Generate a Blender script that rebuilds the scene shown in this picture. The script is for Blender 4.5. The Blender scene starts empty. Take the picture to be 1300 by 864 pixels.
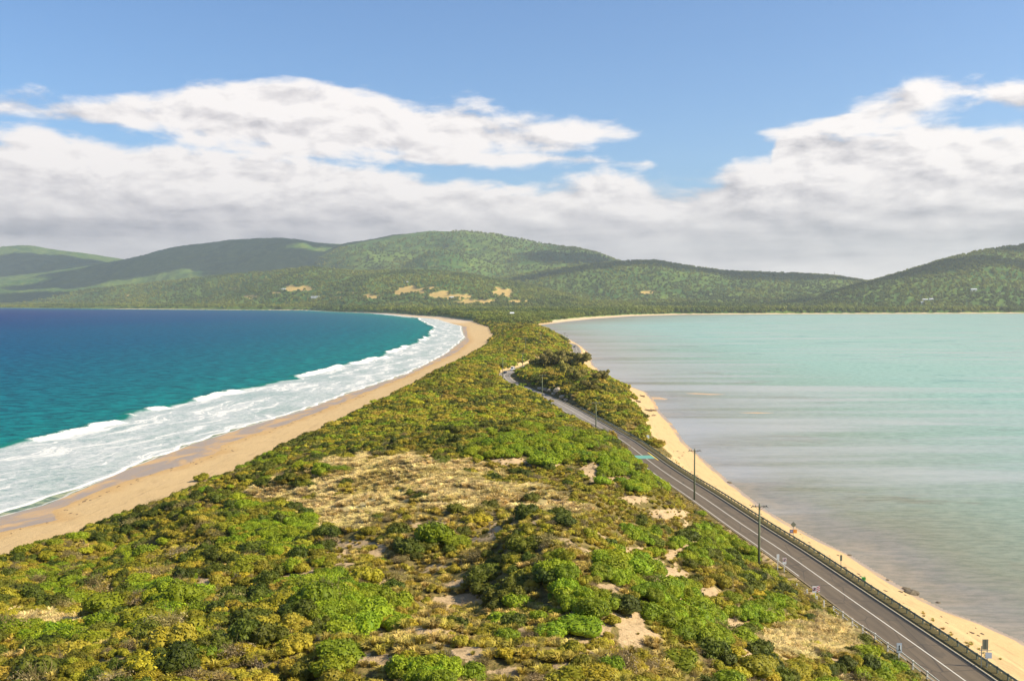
import bpy, bmesh, math, random
import numpy as np
from mathutils import Vector, Matrix
random.seed(7)
RNG = np.random.default_rng(11)
scene = bpy.context.scene
COL = scene.collection
R = math.radians

# ---------------------------------------------------------------- camera
CAMZ = 50.0
F = 1300.0                       # focal length in photo pixels (photo 1300 wide)
HOR = 381.0
PITCH = math.atan((432.0 - HOR) / F)
cam_d = bpy.data.cameras.new('camera')
cam_d.sensor_width = 36.0
cam_d.lens = 36.0
cam_d.clip_start = 0.5
cam_d.clip_end = 60000
cam = bpy.data.objects.new('camera', cam_d)
COL.objects.link(cam)
cam.location = (0, 0, CAMZ)
cam.rotation_euler = (R(90) - PITCH, 0, 0)
scene.camera = cam
cp, sp = math.cos(PITCH), math.sin(PITCH)

def ray(px, py):
    """direction (X per unit Y, Z per unit Y) seen at a photo position"""
    a = (px - 650.0) / F
    b = (432.0 - py) / F
    dy = cp + b * sp
    dz = -sp + b * cp
    return a / dy, dz / dy

def W(px, py, z):
    """ground point at height z seen at a photo position"""
    kx, kz = ray(px, py)
    Y = (z - CAMZ) / kz
    return kx * Y, Y

def D(px, py, Y):
    kx, kz = ray(px, py)
    return kx * Y, Y, CAMZ + kz * Y

def project(X, Y, Z):
    X, Y, Z = np.asarray(X, float), np.asarray(Y, float), np.asarray(Z, float) - CAMZ
    f = Y * cp - Z * sp
    f = np.where(f < 1, 1, f)
    up = Y * sp + Z * cp
    return 650.0 + F * X / f, 432.0 - F * up / f

# ---------------------------------------------------------------- noise
def _hash(ix, iy, s):
    h = (ix.astype(np.int64) * 374761393 + iy.astype(np.int64) * 668265263 + s * 982451653) & 0xffffffff
    h = ((h ^ (h >> 13)) * 1274126177) & 0xffffffff
    h = h ^ (h >> 16)
    return (h & 0xffff) / 65535.0

def vnoise(x, y, s=0):
    ix, iy = np.floor(x), np.floor(y)
    fx, fy = x - ix, y - iy
    fx = fx * fx * (3 - 2 * fx); fy = fy * fy * (3 - 2 * fy)
    a = _hash(ix, iy, s); b = _hash(ix + 1, iy, s)
    c = _hash(ix, iy + 1, s); d = _hash(ix + 1, iy + 1, s)
    return (a + (b - a) * fx) * (1 - fy) + (c + (d - c) * fx) * fy

def fbm(x, y, o=4, s=0):
    t = 0; a = .5; n = 0
    for i in range(o):
        t = t + a * vnoise(x * 2 ** i + 17.3 * i, y * 2 ** i - 9.1 * i, s + i); n += a; a *= .5
    return t / n

def sstep(a, b, x):
    t = np.clip((x - a) / (b - a), 0, 1)
    return t * t * (3 - 2 * t)

# ---------------------------------------------------------------- coast lines, X as a function of Y
def curve_from_px(pts, z, before=(), after=()):
    P = list(before) + sorted([W(px, py, z) for px, py in pts], key=lambda t: t[1]) + list(after)
    P = sorted([(p[1], p[0]) for p in P])
    ys = np.array([p[0] for p in P]); xs = np.array([p[1] for p in P])
    return ys, xs

def cinterp(c, Y):
    return np.interp(np.log(np.maximum(Y, 5)), np.log(c[0]), c[1])

LSH = curve_from_px([(0, 656), (60, 640), (100, 623), (167, 593), (246, 563), (315, 541), (384, 521), (443, 499), (517, 474.5),
    (566, 449), (591, 429), (587, 414), (556, 405), (492, 398.5), (418, 395.2), (396, 393.9), (152, 392.2), (0, 388.5)], 0,
    before=[(-160, 20), (-146, 100), (-128, 190)], after=[(-9000, 13500), (-12000, 22000)])
LFOAM = curve_from_px([(0, 650), (20, 644), (98, 621), (167, 591.5), (246, 561.5), (315, 539.7), (384, 519.7), (443, 498), (517, 473.5),
    (566, 448.4), (590, 428.6), (586, 413.8), (555, 404.9), (491, 398.4), (417, 395.1)], 0,
    before=[(-164, 20), (-150, 100), (-132, 190)], after=[(-1010, 5050), (-9010, 13500)])
LBRK = curve_from_px([(0, 569), (74, 554), (148, 537.6), (187, 525), (266, 505), (315, 493), (364, 483), (418, 469), (482.5, 454),
    (517, 439), (546, 427), (551, 414.5), (532, 404), (470, 397.6), (400, 394.6)], 0,
    before=[(-250, 20), (-225, 100), (-205, 250)], after=[(-1040, 5050), (-9020, 13500)])
LDRY = curve_from_px([(0, 676), (74, 664), (64, 648), (138, 617), (207, 598), (276, 578), (276, 566), (354, 543), (423, 516), (468, 497),
    (542, 465), (580, 447), (597, 432), (592, 414.5), (560, 405.4), (496, 398.8), (420, 395.4)], .5,
    before=[(-150, 20), (-136, 100), (-118, 190)], after=[(-1000, 5050), (-9000, 13500)])
LVEG = curve_from_px([(0, 716), (100, 679), (200, 640), (300, 595), (400, 548), (480, 510), (540, 479), (590, 455), (615, 440),
    (628, 426), (621, 415), (600, 407.5), (560, 402), (500, 397.5), (430, 395)], 3.0,
    before=[(-118, 20), (-108, 100)], after=[(-990, 5050), (-8990, 13500)])
RSH = curve_from_px([(1300, 815.6), (1255, 795), (1202, 776), (1161, 755), (1127, 735), (1079, 705), (1019, 675), (974, 649), (925, 611),
    (895, 585), (869, 562.5), (852, 537.5), (837, 522), (829, 507), (820, 498), (793.5, 488), (773, 479), (753, 463.7), (745, 446),
    (737.5, 439.5), (727, 433), (707, 423), (686.6, 414.5), (680, 413.2), (717.6, 408), (751.5, 404.5), (802, 401), (870, 399.2),
    (1000, 398.6), (1300, 397.7)], 0, before=[(84, 20), (80, 100)], after=[(5000, 4300), (14000, 4800), (40000, 5200)])

def RS(Y): return np.interp(Y, [0, 1200, 1900, 2500, 3300, 3600, 4000, 4300, 5000], [.97, .97, .9, .42, .38, .25, .2, .1, .08])
# ---------------------------------------------------------------- the road
def smooth_poly(P, step=4.0, k=9):
    P = np.array(P, float)
    d = np.r_[0, np.cumsum(np.linalg.norm(np.diff(P, axis=0), axis=1))]
    s = np.arange(0, d[-1], step)
    Q = np.c_[np.interp(s, d, P[:, 0]), np.interp(s, d, P[:, 1])]
    ker = np.hanning(k + 2)[1:-1]; ker /= ker.sum()
    pad = k // 2
    for _ in range(2):
        E = np.r_[2 * Q[:1] - Q[pad:0:-1], Q, 2 * Q[-1:] - Q[-2:-pad - 2:-1]]
        Q = np.c_[np.convolve(E[:, 0], ker, 'valid'), np.convolve(E[:, 1], ker, 'valid')]
    return Q
ZR = 4.5
road_px = [(1227, 864), (1120, 788), (1080, 760), (980, 689), (962, 679), (885, 625.5), (860, 610), (837, 594.5), (822.5, 583.5),
    (810, 573.5), (791, 559), (760, 541), (731, 524), (712.6, 513.5), (689.4, 502.5), (669.8, 494.4), (654.7, 488.2), (644.3, 482.4),
    (639.5, 477.5), (642, 473.5), (651, 470.5), (666, 466), (674.4, 462.5), (688, 458), (705, 454.5), (722, 451.7), (731, 448.8), (733, 446), (731, 441), (727, 437)]
road_w = [(57.5, 30), (56.3, 80)] + [W(x, y, ZR) for x, y in road_px] + [(52, 1150), (30, 1280), (22, 1500), (20, 1800)]
ROAD = smooth_poly(road_w, 3.0, 9)
tan_ = np.gradient(ROAD, axis=0); tan_ /= np.linalg.norm(tan_, axis=1)[:, None]
NRM = np.c_[tan_[:, 1], -tan_[:, 0]]          # to the right of travel away from the camera

def road_dist(X, Y):
    """signed distance (positive = bay side) and index of the nearest road point"""
    sh = X.shape
    X = X.ravel(); Y = Y.ravel()
    best = np.full(X.shape, 1e9); idx = np.zeros(X.shape, int); sgn = np.ones(X.shape)
    m = (Y < 1900) & (np.abs(X) < 140)
    xi = np.where(m)[0]
    for c in range(0, len(xi), 40000):
        q = xi[c:c + 40000]
        dx = X[q][:, None] - ROAD[None, ::2, 0]; dy = Y[q][:, None] - ROAD[None, ::2, 1]
        d2 = dx * dx + dy * dy
        j = d2.argmin(1)
        jj = np.minimum(j * 2, len(ROAD) - 1)
        ddx = X[q] - ROAD[jj, 0]; ddy = Y[q] - ROAD[jj, 1]
        side = ddx * NRM[jj, 0] + ddy * NRM[jj, 1]
        along = ddx * tan_[jj, 0] + ddy * tan_[jj, 1]
        best[q] = np.sqrt(side ** 2 + np.maximum(np.abs(along) - 3, 0) ** 2); sgn[q] = np.sign(side); idx[q] = jj
    return (best * sgn).reshape(sh), idx.reshape(sh)

# ---------------------------------------------------------------- terrain height
ctrl = []
def c3(px, py, Y): ctrl.append(D(px, py, Y))
for a in [(650, 864, 60), (400, 864, 62), (200, 864, 66), (0, 864, 72), (850, 864, 76), (1000, 864, 95), (540, 800, 74),
    (0, 790, 98), (100, 800, 88), (200, 800, 82), (120, 740, 122), (200, 700, 130), (200, 665, 178), (60, 740, 140), (300, 760, 92), (300, 700, 120),
    (300, 650, 165), (300, 620, 215), (400, 760, 88), (400, 700, 116), (400, 640, 158), (400, 600, 200), (440, 578, 225), (470, 640, 146),
    (540, 580, 190), (540, 620, 150), (540, 680, 118), (500, 740, 93), (600, 765, 95), (605, 722, 108), (600, 690, 121), (640, 792, 84), (690, 690, 96), (740, 745, 84),
    (680, 664, 108), (725, 655, 118), (640, 655, 130), (760, 820, 70), (640, 545, 250), (700, 560, 232), (640, 600, 175), (700, 610, 165), (765, 572, 225), (800, 590, 218), (820, 620, 185), (850, 640, 180),
    (780, 640, 155), (845, 628, 236), (900, 680, 165), (950, 715, 176), (900, 760, 125), (900, 820, 97), (800, 700, 128), (800, 760, 99), (1000, 752, 154), (1000, 800, 118),
    (1100, 830, 128), (1150, 862, 121), (950, 750, 138), (1060, 830, 114), (700, 800, 75)]:
    c3(*a)
ctrl += [(0, 0, 45), (0, 30, 37), (-40, 20, 33), (35, 25, 31), (46, 60, 13), (-60, 60, 22), (-85, 80, 14), (-70, 130, 15),
    (48, 100, 6), (40, 300, 4.5), (20, 330, 8), (0, 340, 9.5), (-30, 330, 9), (-60, 330, 6), (-80, 260, 5), (25, 290, 12), (0, 290, 14), (-30, 290, 12),
    (0, 420, 8), (-30, 420, 8), (-50, 450, 6), (0, 520, 8), (-30, 560, 8), (-10, 620, 6), (-40, 700, 7), (0, 780, 9), (-20, 880, 9), (12, 860, 12),
    (35, 900, 10), (30, 960, 14), (-10, 1000, 11), (22, 1060, 19), (38, 1010, 15), (8, 1120, 19), (25, 1200, 17), (-20, 1180, 11), (10, 1350, 13),
    (35, 1400, 9), (-20, 1500, 8), (10, 1650, 8), (30, 1900, 6), (-40, 1900, 6), (-60, 2400, 6), (60, 2400, 6),
    (33, 515, 11.5), (40, 490, 9), (30, 470, 6.5), (52, 520, 8), (42, 560, 11), (45, 430, 5), (50, 380, 4), (35, 620, 8), (48, 640, 6.5), (55, 600, 5), (45, 700, 5),
    (38, 740, 5), (50, 780, 4.5), (25, 680, 5.5), (62, 700, 4), (45, 850, 5), (40, 800, 5), (-90, 400, 3), (-75, 600, 3), (-65, 1000, 3), (85, 300, 0), (100, 700, 0)]
ctrl = np.array(ctrl, float)
def warp(X, Y):
    return np.stack([X / 35.0, 3.2 * np.log((Y + 60) / 100.0)], -1)
_cw = warp(ctrl[:, 0], ctrl[:, 1])
def _U(r2):
    return np.where(r2 < 1e-12, 0, 0.5 * r2 * np.log(np.maximum(r2, 1e-12)))
n_ = len(_cw)
_K = _U(((_cw[:, None] - _cw[None]) ** 2).sum(-1)) + np.eye(n_) * 0.02
_P = np.c_[np.ones(n_), _cw]
_A = np.block([[_K, _P], [_P.T, np.zeros((3, 3))]])
_sol = np.linalg.solve(_A, np.r_[ctrl[:, 2], 0, 0, 0])
def tps(X, Y):
    sh = X.shape
    Xc = np.clip(X.ravel(), -115, 95); Yc = np.clip(Y.ravel(), 0, 2400)
    q = warp(Xc, Yc); out = np.zeros(len(q))
    for c in range(0, len(q), 20000):
        s = q[c:c + 20000]
        r2 = ((s[:, None] - _cw[None]) ** 2).sum(-1)
        out[c:c + 20000] = _U(r2) @ _sol[:n_] + _sol[n_] + s @ _sol[n_ + 1:]
    return out.reshape(sh)

# ridges of the far hills: photo outline and distance of each crest
RIDGES = [
    dict(p=[(-500, 330), (-200, 318), (0, 313.5), (20, 312), (45, 312.5), (60, 316), (100, 321), (155, 329), (230, 338), (330, 352)], d=[(-500, 14500), (330, 13500)], w=3200),
    dict(p=[(-100, 362), (60, 346), (155, 331), (180, 325), (215, 315), (290, 306), (330, 304), (360, 303.5), (380, 305), (400, 309.5), (440, 311), (520, 325), (600, 345)], d=[(-100, 12500), (600, 11000)], w=3600),
    dict(p=[(330, 352), (400, 325), (430, 312), (465, 306), (500, 299), (545, 295), (590, 294.5), (620, 297), (640, 299.5), (670, 306), (700, 312), (735, 316), (760, 322), (785, 332), (850, 345), (950, 362)], d=[(330, 10500), (590, 9300), (950, 8600)], w=3300),
    dict(p=[(560, 372), (620, 356), (700, 342), (750, 336), (790, 333), (830, 331), (870, 338), (920, 345), (1000, 348), (1060, 351), (1100, 357), (1180, 364), (1300, 372)], d=[(560, 7400), (1300, 6800)], w=2300),
    dict(p=[(980, 388), (1040, 376), (1080, 364), (1110, 356), (1150, 345), (1200, 329), (1250, 318), (1300, 312), (1400, 300), (1600, 285), (2200, 280)], d=[(980, 5200), (1300, 5600), (2200, 6000)], w=1500),
    dict(p=[(-500, 384), (0, 379), (100, 369), (210, 358), (280, 350), (340, 345), (390, 339.5), (450, 345), (510, 343.5), (550, 344), (590, 348), (650, 359), (720, 373), (790, 382)], d=[(-500, 12500), (0, 10600), (150, 8600), (340, 7200), (560, 6300), (790, 5400)], w=1900),
    dict(p=[(560, 386), (640, 383), (700, 383), (800, 385), (900, 386), (1000, 387), (1100, 385), (1200, 378), (1300, 370), (1500, 365)], d=[(560, 4700), (1500, 4700)], w=700),
]
for r_ in RIDGES:
    p = np.array(r_['p'], float); d = np.array(r_['d'], float)
    xs = np.linspace(p[0, 0], p[-1, 0], 260)
    ys = np.interp(xs, p[:, 0], p[:, 1]); k = np.hanning(9)[1:-1]; k /= k.sum()
    ysp = np.convolve(np.pad(ys, 3, 'edge'), k, 'valid')
    dd = np.interp(xs, d[:, 0], d[:, 1])
    kz = np.array([ray(x, y) for x, y in zip(xs, ysp)])
    r_['a'] = kz[:, 0]; r_['z'] = CAMZ + kz[:, 1] * dd - 7; r_['D'] = dd

def hills_z(X, Y):
    a = X / np.maximum(Y, 100)
    z = np.full(X.shape, 5.0)
    g1 = fbm(X / 700, Y / 700, 4, 31) - .5
    g2 = fbm(X / 260, Y / 420, 3, 57) - .5
    for i, r_ in enumerate(RIDGES):
        H = np.interp(a, r_['a'], r_['z'])
        ef = sstep(r_['a'][0] - .001, r_['a'][0] + .06, a) * (1 - sstep(r_['a'][-1] - .06, r_['a'][-1] + .001, a))
        Dc = np.interp(a, r_['a'], r_['D'])
        t = (Y - Dc) / r_['w']
        front = np.where(t < 0, 1 - sstep(0, 1, -t + g1 * .35 * np.minimum(-t * 3, 1)), 1 - .75 * sstep(0, 1.6, t))
        hz = np.maximum(H, 3) * front * ef
        hz = hz * (1 + .10 * g2 * np.minimum(np.abs(t) * 4, 1))
        kk = 6.0
        z = np.maximum(z, hz) + kk * np.exp(-np.abs(z - hz) / kk) * .3
    return z

def height(X, Y, detail=True):
    X = np.asarray(X, float); Y = np.asarray(Y, float)
    near = np.minimum(tps(X, Y), 48)
    if detail:
        near = near + (fbm(X / 9, Y / 9, 4, 3) - .5) * 3.4 * (1 - .4 * sstep(250, 400, Y)) + (fbm(X / 2.3, Y / 2.3, 2, 8) - .5) * .5
        near = near + (fbm(X / 28, Y / 28, 2, 5) - .5) * 4.0 * sstep(300, 600, Y)
    if detail: near = near + (fbm(X / 20, Y / 20, 2, 13) - .5) * 4.5 * (1 - sstep(220, 300, Y)) * sstep(40, 70, Y)
    near = np.maximum(near, 3.6)
    z = near
    far = Y > 1500
    if far.any():
        hz = np.zeros(X.shape); hz[far] = hills_z(X[far], Y[far])
        w = sstep(1600, 2300, Y)
        z = near * (1 - w) + hz * w
    slL = np.where(Y < 3000, .97, .85)
    dL = (X - cinterp(LSH, Y)) * slL
    dV = (X - cinterp(LVEG, Y))
    wl = np.maximum(cinterp(LVEG, Y) - cinterp(LSH, Y), 4)
    t = dL / wl
    profL = np.where(t < 0, np.maximum(dL * .04, -2.2), np.where(t < 1, 3.0 * np.maximum(t, 0) ** 1.25, 3.0 + (t - 1) * wl * .42))
    profL = profL + np.where((t > .25) & (t < 1), (fbm(X / 6, Y / 9, 3, 77) - .5) * .25, 0)
    dR = cinterp(RSH, Y) - X
    dR = dR * RS(Y)
    profR = np.where(dR < 0, np.maximum(dR * .03, -1.6), np.where(dR < 10, .24 * dR, 2.4 + (dR - 10) * .5))
    def smin(a, b, k):
        h = np.clip(.5 + .5 * (b - a) / k, 0, 1)
        return b * (1 - h) + a * h - k * h * (1 - h)
    z = smin(z, profL, 1.2)
    z = np.where(np.minimum(dL, dR) < 2, np.minimum(np.minimum(z, profL), profR), smin(z, profR, .8))
    rd, _ = road_dist(X, Y)
    left = rd < 0
    w = np.where(left, 1 - sstep(4.3, 10.5, np.abs(rd)), 1 - sstep(5.6, 9.0, np.abs(rd)))
    w = w * (Y < 1850)
    z = z * (1 - w) + (ZR - .10) * w
    return z

def hit(px, py, y0=40, y1=2400):
    """where the sight line through a photo position meets the ground"""
    kx, kz = ray(px, py)
    Y = np.exp(np.linspace(math.log(y0), math.log(y1), 1400))
    g = height(kx * Y, Y, False)
    b = np.where(CAMZ + kz * Y < g)[0]
    i = b[0] if len(b) else len(Y) - 1
    return kx * Y[i], Y[i], float(g[i])

# ---------------------------------------------------------------- object helpers
def link(o, parent=None):
    COL.objects.link(o)
    if parent: o.parent = parent
    return o

def tag(o, label=None, cat=None, group=None, kind=None):
    if label: o['label'] = label
    if cat: o['category'] = cat
    if group: o['group'] = group
    if kind: o['kind'] = kind
    return o

def empty(name, loc=(0, 0, 0), rz=0, label=None, cat=None, group=None):
    o = bpy.data.objects.new(name, None); COL.objects.link(o)
    o.empty_display_size = .3
    o.location = loc; o.rotation_euler = (0, 0, rz)
    return tag(o, label, cat, group)

def mesh_np(name, V, faces, mat=None, smooth=False):
    me = bpy.data.meshes.new(name)
    V = np.asarray(V, np.float32)
    if isinstance(faces, np.ndarray):
        k = faces.shape[1]; n = len(faces)
        me.vertices.add(len(V)); me.vertices.foreach_set('co', V.ravel())
        me.loops.add(n * k); me.loops.foreach_set('vertex_index', faces.astype(np.int32).ravel())
        me.polygons.add(n); me.polygons.foreach_set('loop_start', np.arange(0, n * k, k, dtype=np.int32))
        try: me.polygons.foreach_set('loop_total', np.full(n, k, np.int32))
        except Exception: pass
        me.update(calc_edges=True)
    else:
        me.from_pydata([tuple(v) for v in V], [], faces); me.update()
    if smooth:
        me.polygons.foreach_set('use_smooth', np.ones(len(me.polygons), bool))
    if mat: me.materials.append(mat)
    return me

def fattr(me, name, arr, domain='POINT'):
    a = me.attributes.new(name, 'FLOAT', domain)
    a.data.foreach_set('value', np.asarray(arr, np.float32).ravel())

class MB:
    def __init__(self): self.v = []; self.f = []
    def add(self, v, f):
        o = len(self.v); self.v += [tuple(p) for p in v]; self.f += [tuple(i + o for i in q) for q in f]
    def box(self, c, s, rz=0, rx=0, ry=0, taper=1.0):
        M = Matrix.Translation(c) @ Matrix.Rotation(rz, 4, 'Z') @ Matrix.Rotation(ry, 4, 'Y') @ Matrix.Rotation(rx, 4, 'X')
        vs = []
        for z in (-.5, .5):
            t = taper if z > 0 else 1
            for x, y in ((-.5, -.5), (.5, -.5), (.5, .5), (-.5, .5)):
                vs.append(M @ Vector((x * s[0] * t, y * s[1] * t, z * s[2])))
        self.add(vs, [(3, 2, 1, 0), (4, 5, 6, 7), (0, 1, 5, 4), (1, 2, 6, 5), (2, 3, 7, 6), (3, 0, 4, 7)])
    def tube(self, p0, p1, r0, r1=None, n=8, caps=True):
        r1 = r0 if r1 is None else r1
        p0, p1 = Vector(p0), Vector(p1); d = (p1 - p0).normalized()
        a = d.orthogonal().normalized(); b = d.cross(a)
        vs = [p0 + (a * math.cos(2 * math.pi * i / n) + b * math.sin(2 * math.pi * i / n)) * r0 for i in range(n)]
        vs += [p1 + (a * math.cos(2 * math.pi * i / n) + b * math.sin(2 * math.pi * i / n)) * r1 for i in range(n)]
        fs = [(i, (i + 1) % n, n + (i + 1) % n, n + i) for i in range(n)]
        if caps: fs += [tuple(range(n))[::-1], tuple(range(n, 2 * n))]
        self.add(vs, fs)
    def prism(self, pts, h0, h1, axis='z'):
        n = len(pts)
        if axis == 'z': vs = [(x, y, h0) for x, y in pts] + [(x, y, h1) for x, y in pts]
        elif axis == 'y': vs = [(x, h0, y) for x, y in pts] + [(x, h1, y) for x, y in pts]
        else: vs = [(h0, x, y) for x, y in pts] + [(h1, x, y) for x, y in pts]
        self.add(vs, [tuple(range(n))[::-1], tuple(range(n, 2 * n))] + [(i, (i + 1) % n, n + (i + 1) % n, n + i) for i in range(n)])
    def build(self, name, mat, parent=None, smooth=False, bevel=0):
        me = mesh_np(name, self.v, self.f, mat, smooth)
        bm = bmesh.new(); bm.from_mesh(me); bmesh.ops.recalc_face_normals(bm, faces=bm.faces)
        if bevel: bmesh.ops.bevel(bm, geom=bm.edges[:], offset=bevel, segments=1, affect='EDGES')
        bm.to_mesh(me); bm.free()
        if smooth: me.polygons.foreach_set('use_smooth', np.ones(len(me.polygons), bool))
        return link(bpy.data.objects.new(name, me), parent)

# ---------------------------------------------------------------- material helpers
class NT:
    def __init__(self, tree):
        self.t = tree; self.n = tree.nodes; self.l = tree.links
    def __call__(self, typ, **kw):
        nd = self.n.new(typ)
        for k, v in kw.items():
            if k == 'ins':
                for i, x in v.items(): self.set(nd, i, x)
            else: setattr(nd, k, v)
        return nd
    def set(self, nd, i, x):
        s = nd.inputs[i]
        if isinstance(x, bpy.types.NodeSocket): self.l.new(x, s)
        elif isinstance(x, bpy.types.Node): self.l.new(x.outputs[0], s)
        else:
            if hasattr(s.default_value, '__len__') and len(s.default_value) == 4 and hasattr(x, '__len__') and len(x) == 3: x = (*x, 1)
            s.default_value = x
    def m(self, op, a, b=None, c=None, clamp=False):
        nd = self('ShaderNodeMath', operation=op, use_clamp=clamp)
        self.set(nd, 0, a)
        if b is not None: self.set(nd, 1, b)
        if c is not None: self.set(nd, 2, c)
        return nd.outputs[0]
    def ss(self, x, a, b, lo=0., hi=1.):
        nd = self('ShaderNodeMapRange', interpolation_type='SMOOTHSTEP')
        self.set(nd, 0, x); self.set(nd, 1, a); self.set(nd, 2, b); self.set(nd, 3, lo); self.set(nd, 4, hi)
        return nd.outputs[0]
    def mix(self, f, a, b, blend='MIX'):
        nd = self('ShaderNodeMix', data_type='RGBA', blend_type=blend)
        self.set(nd, 0, f); self.set(nd, 6, a); self.set(nd, 7, b)
        return nd.outputs[2]
    def attr(self, name, typ='GEOMETRY'):
        return self('ShaderNodeAttribute', attribute_name=name, attribute_type=typ).outputs['Fac']
    def noise(self, vec, scale, detail=3, rough=.5, dist=0, out=0, dim='3D'):
        nd = self('ShaderNodeTexNoise', noise_dimensions=dim)
        self.set(nd, 'Vector', vec); self.set(nd, 'Scale', scale); self.set(nd, 'Detail', detail)
        self.set(nd, 'Roughness', rough); self.set(nd, 'Distortion', dist)
        return nd.outputs[out]
    def mapv(self, vec, s=(1, 1, 1), rot=(0, 0, 0), loc=(0, 0, 0)):
        nd = self('ShaderNodeMapping'); self.set(nd, 0, vec)
        nd.inputs['Scale'].default_value = s; nd.inputs['Rotation'].default_value = rot; nd.inputs['Location'].default_value = loc
        return nd.outputs[0]
    def comb(self, x, y, z=0.):
        nd = self('ShaderNodeCombineXYZ'); self.set(nd, 0, x); self.set(nd, 1, y); self.set(nd, 2, z); return nd.outputs[0]

def new_mat(name):
    m = bpy.data.materials.new(name); m.use_nodes = True
    nt = NT(m.node_tree); b = m.node_tree.nodes['Principled BSDF']
    return m, nt, b

def simple(name, col, rough=.6, metal=0, var=.15, scale=3.0):
    m, nt, b = new_mat(name)
    tc = nt('ShaderNodeTexCoord').outputs['Object']
    nz = nt.noise(tc, scale, 4, .6)
    c = nt.mix(nz, tuple(x * (1 - var) for x in col), tuple(min(1, x * (1 + var)) for x in col))
    nt.set(b, 'Base Color', c); nt.set(b, 'Roughness', rough); nt.set(b, 'Metallic', metal)
    return m

def foliage_mat(name, c1, c2, c3, rough=.6, trans=.0):
    """leaf colours c1..c2 by leaf, drifting to c3 from plant to plant"""
    m, nt, b = new_mat(name)
    leaf = nt.attr('leaf'); tint = nt.attr('tint', 'INSTANCER')
    rnd = nt('ShaderNodeObjectInfo').outputs['Random']
    c = nt.mix(leaf, c1, c2)
    c = nt.mix(tint, c, c3)
    v = nt.m('MULTIPLY_ADD', rnd, .6, .7)
    hs = nt('ShaderNodeHueSaturation'); nt.set(hs, 'Color', c); nt.set(hs, 'Value', v)
    nt.set(hs, 'Hue', nt.m('MULTIPLY_ADD', nt.m('FRACT', nt.m('MULTIPLY', rnd, 7.31)), .025, .479))
    nt.set(b, 'Base Color', hs.outputs[0]); nt.set(b, 'Roughness', rough)
    nt.set(b, 'Specular IOR Level', .25)
    tr = nt('ShaderNodeBsdfTranslucent'); nt.set(tr, 0, hs.outputs[0])
    mx = nt('ShaderNodeMixShader'); nt.set(mx, 0, .22); nt.l.new(b.outputs[0], mx.inputs[1]); nt.l.new(tr.outputs[0], mx.inputs[2])
    nt.l.new(mx.outputs[0], m.node_tree.nodes['Material Output'].inputs['Surface'])
    return m

# ---------------------------------------------------------------- ground sheet
def fan_grid(y0, y1, rows, u0, u1, cols, yo=0.0, log=True):
    Ys = np.exp(np.linspace(math.log(y0), math.log(y1), rows)) if log else np.linspace(y0, y1, rows)
    U = np.linspace(u0, u1, cols)
    Yg, Ug = np.meshgrid(Ys, U, indexing='ij')
    Xg = Ug * (Yg + yo)
    i = np.arange(rows - 1)[:, None] * cols + np.arange(cols - 1)[None]
    Fc = np.stack([i, i + 1, i + 1 + cols, i + cols], -1).reshape(-1, 4)
    return Xg, Yg, Fc

NEAR_END = 2300
Xg, Yg, Fc = fan_grid(14, NEAR_END, 760, -.82, .82, 1000, yo=40)
Zg = height(Xg, Yg)
dl = Xg - cinterp(LSH, Yg); dr = cinterp(RSH, Yg) - Xg
rd, _ = road_dist(Xg, Yg)
dry = Xg - cinterp(LDRY, Yg)
veg = np.minimum(Xg - cinterp(LVEG, Yg), 1e3)
PX, PY = project(Xg, Yg, Zg)

# sandy places on the dune, and the places of each kind of growth: centre and half size in the photo
SAND = [(644, 585, 36, 4.5), (689, 590, 26, 5), (749, 596, 12, 8), (779, 609, 22, 5), (707, 637, 9, 4), (805, 634, 16, 4.5), (846, 652, 28, 5.5),
    (456, 690, 28, 7), (432, 700, 14, 10), (599, 686, 26, 6), (629, 671, 8, 12), (557, 720, 17, 4), (580, 765, 30, 10), (542, 802, 30, 4.5), (480, 836, 32, 7),
    (745, 817, 28, 14), (767, 746, 32, 5), (715, 686, 13, 4), (809, 701, 16, 5), (831, 716, 14, 7), (850, 731, 17, 10), (809, 784, 14, 8), (644, 851, 18, 8),
    (760, 799, 16, 12), (933, 797, 22, 12), (945, 834, 20, 12), (898, 753, 20, 7), (262, 742, 12, 10), (311, 765, 12, 8), (360, 735, 22, 7), (394, 731, 12, 7),
    (300, 667, 25, 3.5), (600, 730, 6, 10), (720, 845, 22, 5), (985, 712, 16, 6), (880, 692, 14, 5), (530, 640, 30, 3), (860, 700, 12, 5)]
GREEN = [(690, 567, 72, 22, 1), (765, 590, 40, 18, 1), (820, 612, 35, 12, 1), (740, 768, 42, 18, 1), (712, 726, 22, 18, .8), (800, 722, 50, 24, 1),
    (858, 765, 36, 34, 1), (895, 800, 26, 22, .9), (955, 780, 26, 10, 1), (992, 772, 18, 8, 1), (560, 855, 62, 14, 1), (345, 685, 62, 26, .7), (405, 760, 34, 26, .9),
    (430, 597, 32, 9, .9), (215, 765, 50, 22, .6), (330, 583, 40, 10, .5), (900, 695, 55, 26, .55), (250, 600, 60, 10, .5), (60, 745, 40, 14, .5), (60, 805, 50, 20, .6), (450, 780, 45, 26, .7),
    (640, 452, 60, 18, .5), (660, 482, 10, 4, .9), (520, 560, 60, 8, .3), (1000, 690, 40, 20, .4), (820, 680, 30, 14, .6), (950, 690, 30, 30, .6), (1110, 855, 25, 8, .9), (780, 450, 10, 5, .5)]
DARKZ = [(640, 735, 34, 44), (668, 700, 20, 18), (905, 692, 45, 22), (520, 700, 22, 12), (680, 470, 14, 8), (330, 720, 40, 12)]  # dark scrub; in the gully its colour stands in for shade
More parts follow.
